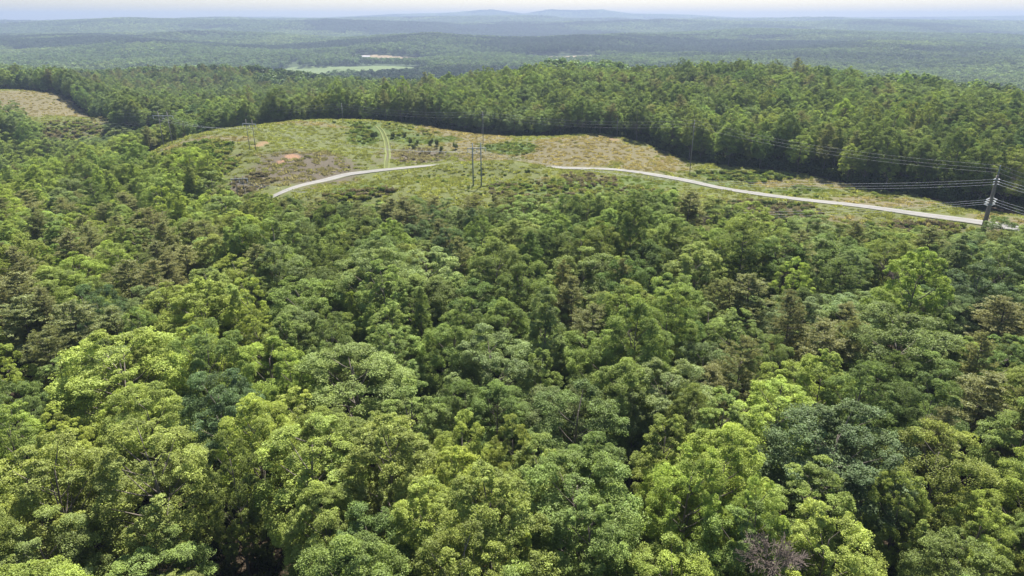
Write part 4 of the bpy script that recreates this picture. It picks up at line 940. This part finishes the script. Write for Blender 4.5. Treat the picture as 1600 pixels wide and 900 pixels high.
def pole_single(u, v, ht, label, known=None):
    x, y, z = known or ground(u, v); o = empty('utility_pole', (x, y, z), 0.0); tag(o, label, 'utility pole', 'single wooden poles along the clearing')
    b = MB(); b.tube([[0, 0, -1], [0, 0, ht * .5], [0, 0, ht]], [.19, .16, .11], 8); link('pole', b.mesh('pole', [M_POLE], smooth=True), o)
    pts = []
    for k, dz in enumerate((.25, 1.4, 2.8)):
        s = -1 if k % 2 else 1
        b = MB(); b.tube([[0, 0, ht - dz - .25], [0, s * .45, ht - dz]], [.05, .04], 5); link('bracket', b.mesh('bracket', [M_ARM]), o)
        insulator(o, (0, s * .5, ht - dz - .05), (0, s * .5, ht - dz + .3), 3, .11); pts.append((x, y + s * .5, z + ht - dz + .3))
    return pts

hA = h_frame(746, 298, 16.0, 3.0, .10, 'near H-frame pole standing on the grassy slope below the gravel road', M_GALV, known=(*at(746, 300, 248)[:2], H1(*at(746, 300, 248)[:2])), r0=.26)
hB = h_frame(395, 235, 13.2, 3.2, -.35, 'dark H-frame pole on top of the left grassy hill', M_POLE, r0=.17)
hC = h_frame(263, 228, 15.5, 4.6, -.15, 'tall H-frame pole with pale crossarm against woods left of the hill', M_POLE, known=(*at(263, 228, 326)[:2], H1(*at(263, 228, 326)[:2])), r0=.2)
xD, yD = at(377, 304, 246)[:2]
hD = h_frame(377, 304, 8.6, 2.6, .2, 'short dark H-frame pole in brown brush at the foot of the hill', M_POLE, arm_drop=1.2, known=(xD, yD, H1(xD, yD)), r0=.15)
pE = pole_single(298, 282, 7.0, 'short leaning pole in green scrub at the left end of the clearing')
p1 = pole_single(536, 191, 9.6, 'utility pole on the ridge end beside the forest edge, leftmost wooden one')
p2 = pole_single(755, 224, 15.5, 'utility pole on the dry slope directly behind the near H-frame pole')
p3 = pole_single(1078, 266, 21.0, 'tallest wooden utility pole, between forest edge and gravel road')
p4 = pole_single(964, 214, 9.5, 'faint short pole in the forest shade behind the dry hump')

# big steel pole
TX, TY = at(1538, 352, 200)[:2]; TZ = H1(TX, TY); o = empty('steel_power_pole', (TX, TY, TZ), 0); tag(o, 'tall tapered brown steel power pole carrying many wires beside the gravel road', 'power pole')
TH = CAM_Z + sight(1550, 258)[2] / sight(1550, 258)[1] * TY - TZ
b = MB(); b.tube([[0, 0, -1], [.05, 0, TH * .35], [.1, 0, TH * .8], [.12, 0, TH - 3]], [.74, .60, .38, .32], 12); link('shaft', b.mesh('shaft', [M_STEEL], smooth=True), o)
b = MB(); b.tube([[.12, 0, TH - 3.2], [.15, 0, TH - 1], [.2, 0, TH]], [.2, .15, .10], 8); link('top_mast', b.mesh('top_mast', [M_GALV], smooth=True), o)
b = MB(); b.tube([[0, 0, TH * .80], [0, 0, TH * .815]], [.52, .52], 12); b.tube([[0, 0, TH * .46], [0, 0, TH * .475]], [.72, .72], 12); link('collar', b.mesh('collar', [M_GALV]), o)
upL, upR, loL, loR = [], [], [], []
for k in range(3):
    zz = TH - 4.1 - .75 * k; a = (-.9, -.15 - .12 * k, zz - .12); c = (.95, -.15 - .12 * k, zz - .12); insulator(o, (-.3, -.1, zz), a, 6, .13); insulator(o, (.4, -.1, zz), c, 6, .13)
    upL.append((TX + a[0], TY + a[1], TZ + a[2])); upR.append((TX + c[0], TY + c[1], TZ + c[2]))
for k in range(3):
    zz = TH - 10.2 - .75 * k; a = (-1.75, -.2 + .25 * (k - 1), zz - .1); c = (1.55, -.2 + .25 * (k - 1), zz - .1)
    insulator(o, (-.45, -.1, zz + .35), a, 7, .15); insulator(o, (-.45, -.1, zz - .5), a, 7, .15, name='insulator'); insulator(o, (.5, -.1, zz + .35), c, 7, .15); insulator(o, (.5, -.1, zz - .5), c, 7, .15)
    loL.append((TX + a[0], TY + a[1], TZ + a[2])); loR.append((TX + c[0], TY + c[1], TZ + c[2]))
topT = [(TX + .2, TY, TZ + TH), (TX + .15, TY - .2, TZ + TH - 1.1), (TX + .15, TY + .2, TZ + TH - 2.2)]

def span(p, q, sag, n=28):
    t = np.linspace(0, 1, n)[:, None]; P = np.array(p) * (1 - t) + np.array(q) * t; P[:, 2] -= sag * 4 * (t * (1 - t))[:, 0]; return P
def wire(segs, label, r=.05, m=None, group='wires of the power line'):
    b = MB(); P = np.vstack([s if i == 0 else s[1:] for i, s in enumerate(segs)]); b.tube(P, r, 5)
    o = link('power_wire', b.mesh('power_wire', [m or M_WIRE], smooth=True)); tag(o, label, 'wire', group)
Wn = ['upper', 'middle', 'lower']; Wf = ['topmost', 'middle', 'lowest']; We = ['left', 'middle', 'right']
offR = (290, 120, TZ + 16)
for k in range(3):
    e = np.array([at(1750, 305 + 6 * k, 185)]).ravel(); pl = np.array([at(180, 172 + 5 * k, 430)]).ravel()
    wire([span(pl, p1[k], 1.5), span(p1[k], p2[k], 2.0), span(p2[k], p3[k], 2.4), span(p3[k], topT[k], 2.6), span(topT[k], np.array(e) , 1.2)], f'{Wn[k]} thin wire running along the forest edge from pole to pole', .028, M_WIRE_D)
for k in range(3):
    wire([span(hC[k], hB[k], 2.0), span(hB[k], hA[k], 3.0), span(hA[k], upL[k], 5.2 + .3 * k, 50)], f'{Wf[k]} upper conductor from the steel pole across to the near H-frame pole', .026)
    wire([span(hD[k], loL[k], 7.5 + .5 * k, 60)], f'{Wf[k]} lower conductor from the steel pole towards the short dark H-frame', .03)
    wire([span(upR[k], at(1760, 318 + 7 * k, 170), 1.0)], f'{Wf[k]} upper conductor leaving the steel pole past the right edge', .03)
    wire([span(loR[k], at(1760, 356 + 7 * k, 175), 1.0)], f'{Wf[k]} lower conductor leaving the steel pole past the right edge', .03)
    pm = np.array(hC[k]); wire([span(pm, at(120, 186 + 4 * k, 420), 2.5)], f'thin wire from the {We[k]} of the tall left H-frame crossarm towards the far clearing', .02, M_WIRE_D)

# rock outcrop in the gap among the trees
o = empty('rock_outcrop', (ROCK[0], ROCK[1], ROCK[2])); tag(o, 'pale broken rocks showing through a gap in the trees at left', 'rocks')
gg = np.random.default_rng(12)
for k in range(6):
    th, ph = np.meshgrid(np.linspace(.02, math.pi - .02, 8), np.linspace(0, 2 * math.pi, 13)[:-1], indexing='ij'); d = np.stack([np.sin(th) * np.cos(ph), np.sin(th) * np.sin(ph), np.cos(th)], -1)
    s = gg.uniform(.5, 1.5); rr = s * (1 + .25 * np.sin(3 * ph + k) * np.sin(2 * th + k) + .12 * gg.normal(size=th.shape) * (np.sin(th) > .1))
    V = (d * rr[..., None] * [1, .9, .6] + [gg.uniform(-3, 3), gg.uniform(-2.5, 2.5), .2]).reshape(-1, 3); i, j = np.meshgrid(np.arange(7), np.arange(12), indexing='ij'); j2 = (j + 1) % 12
    link('boulder', mesh('boulder', V, np.stack([i * 12 + j, (i + 1) * 12 + j, (i + 1) * 12 + j2, i * 12 + j2], -1).reshape(-1, 4), [M_ROCK]), o)

# ------------------------------------------------------------------ haze: still air over the whole land
m, nt, out = mat('haze_air'); pv = nd(nt, 'ShaderNodeVolumePrincipled'); pv.inputs['Color'].default_value = (.285, .35, .49, 1); pv.inputs['Density'].default_value = HAZE_DENSITY; pv.inputs['Anisotropy'].default_value = .2
nt.links.new(pv.outputs[0], out.inputs['Volume'])
b = MB(); zlo, zhi = -115.0, 155.0; b.box((0, 0, (zlo + zhi) / 2), (27000, 27000, zhi - zlo)); hz = link('haze', b.mesh('haze', [m])); tag(hz, kind='stuff')
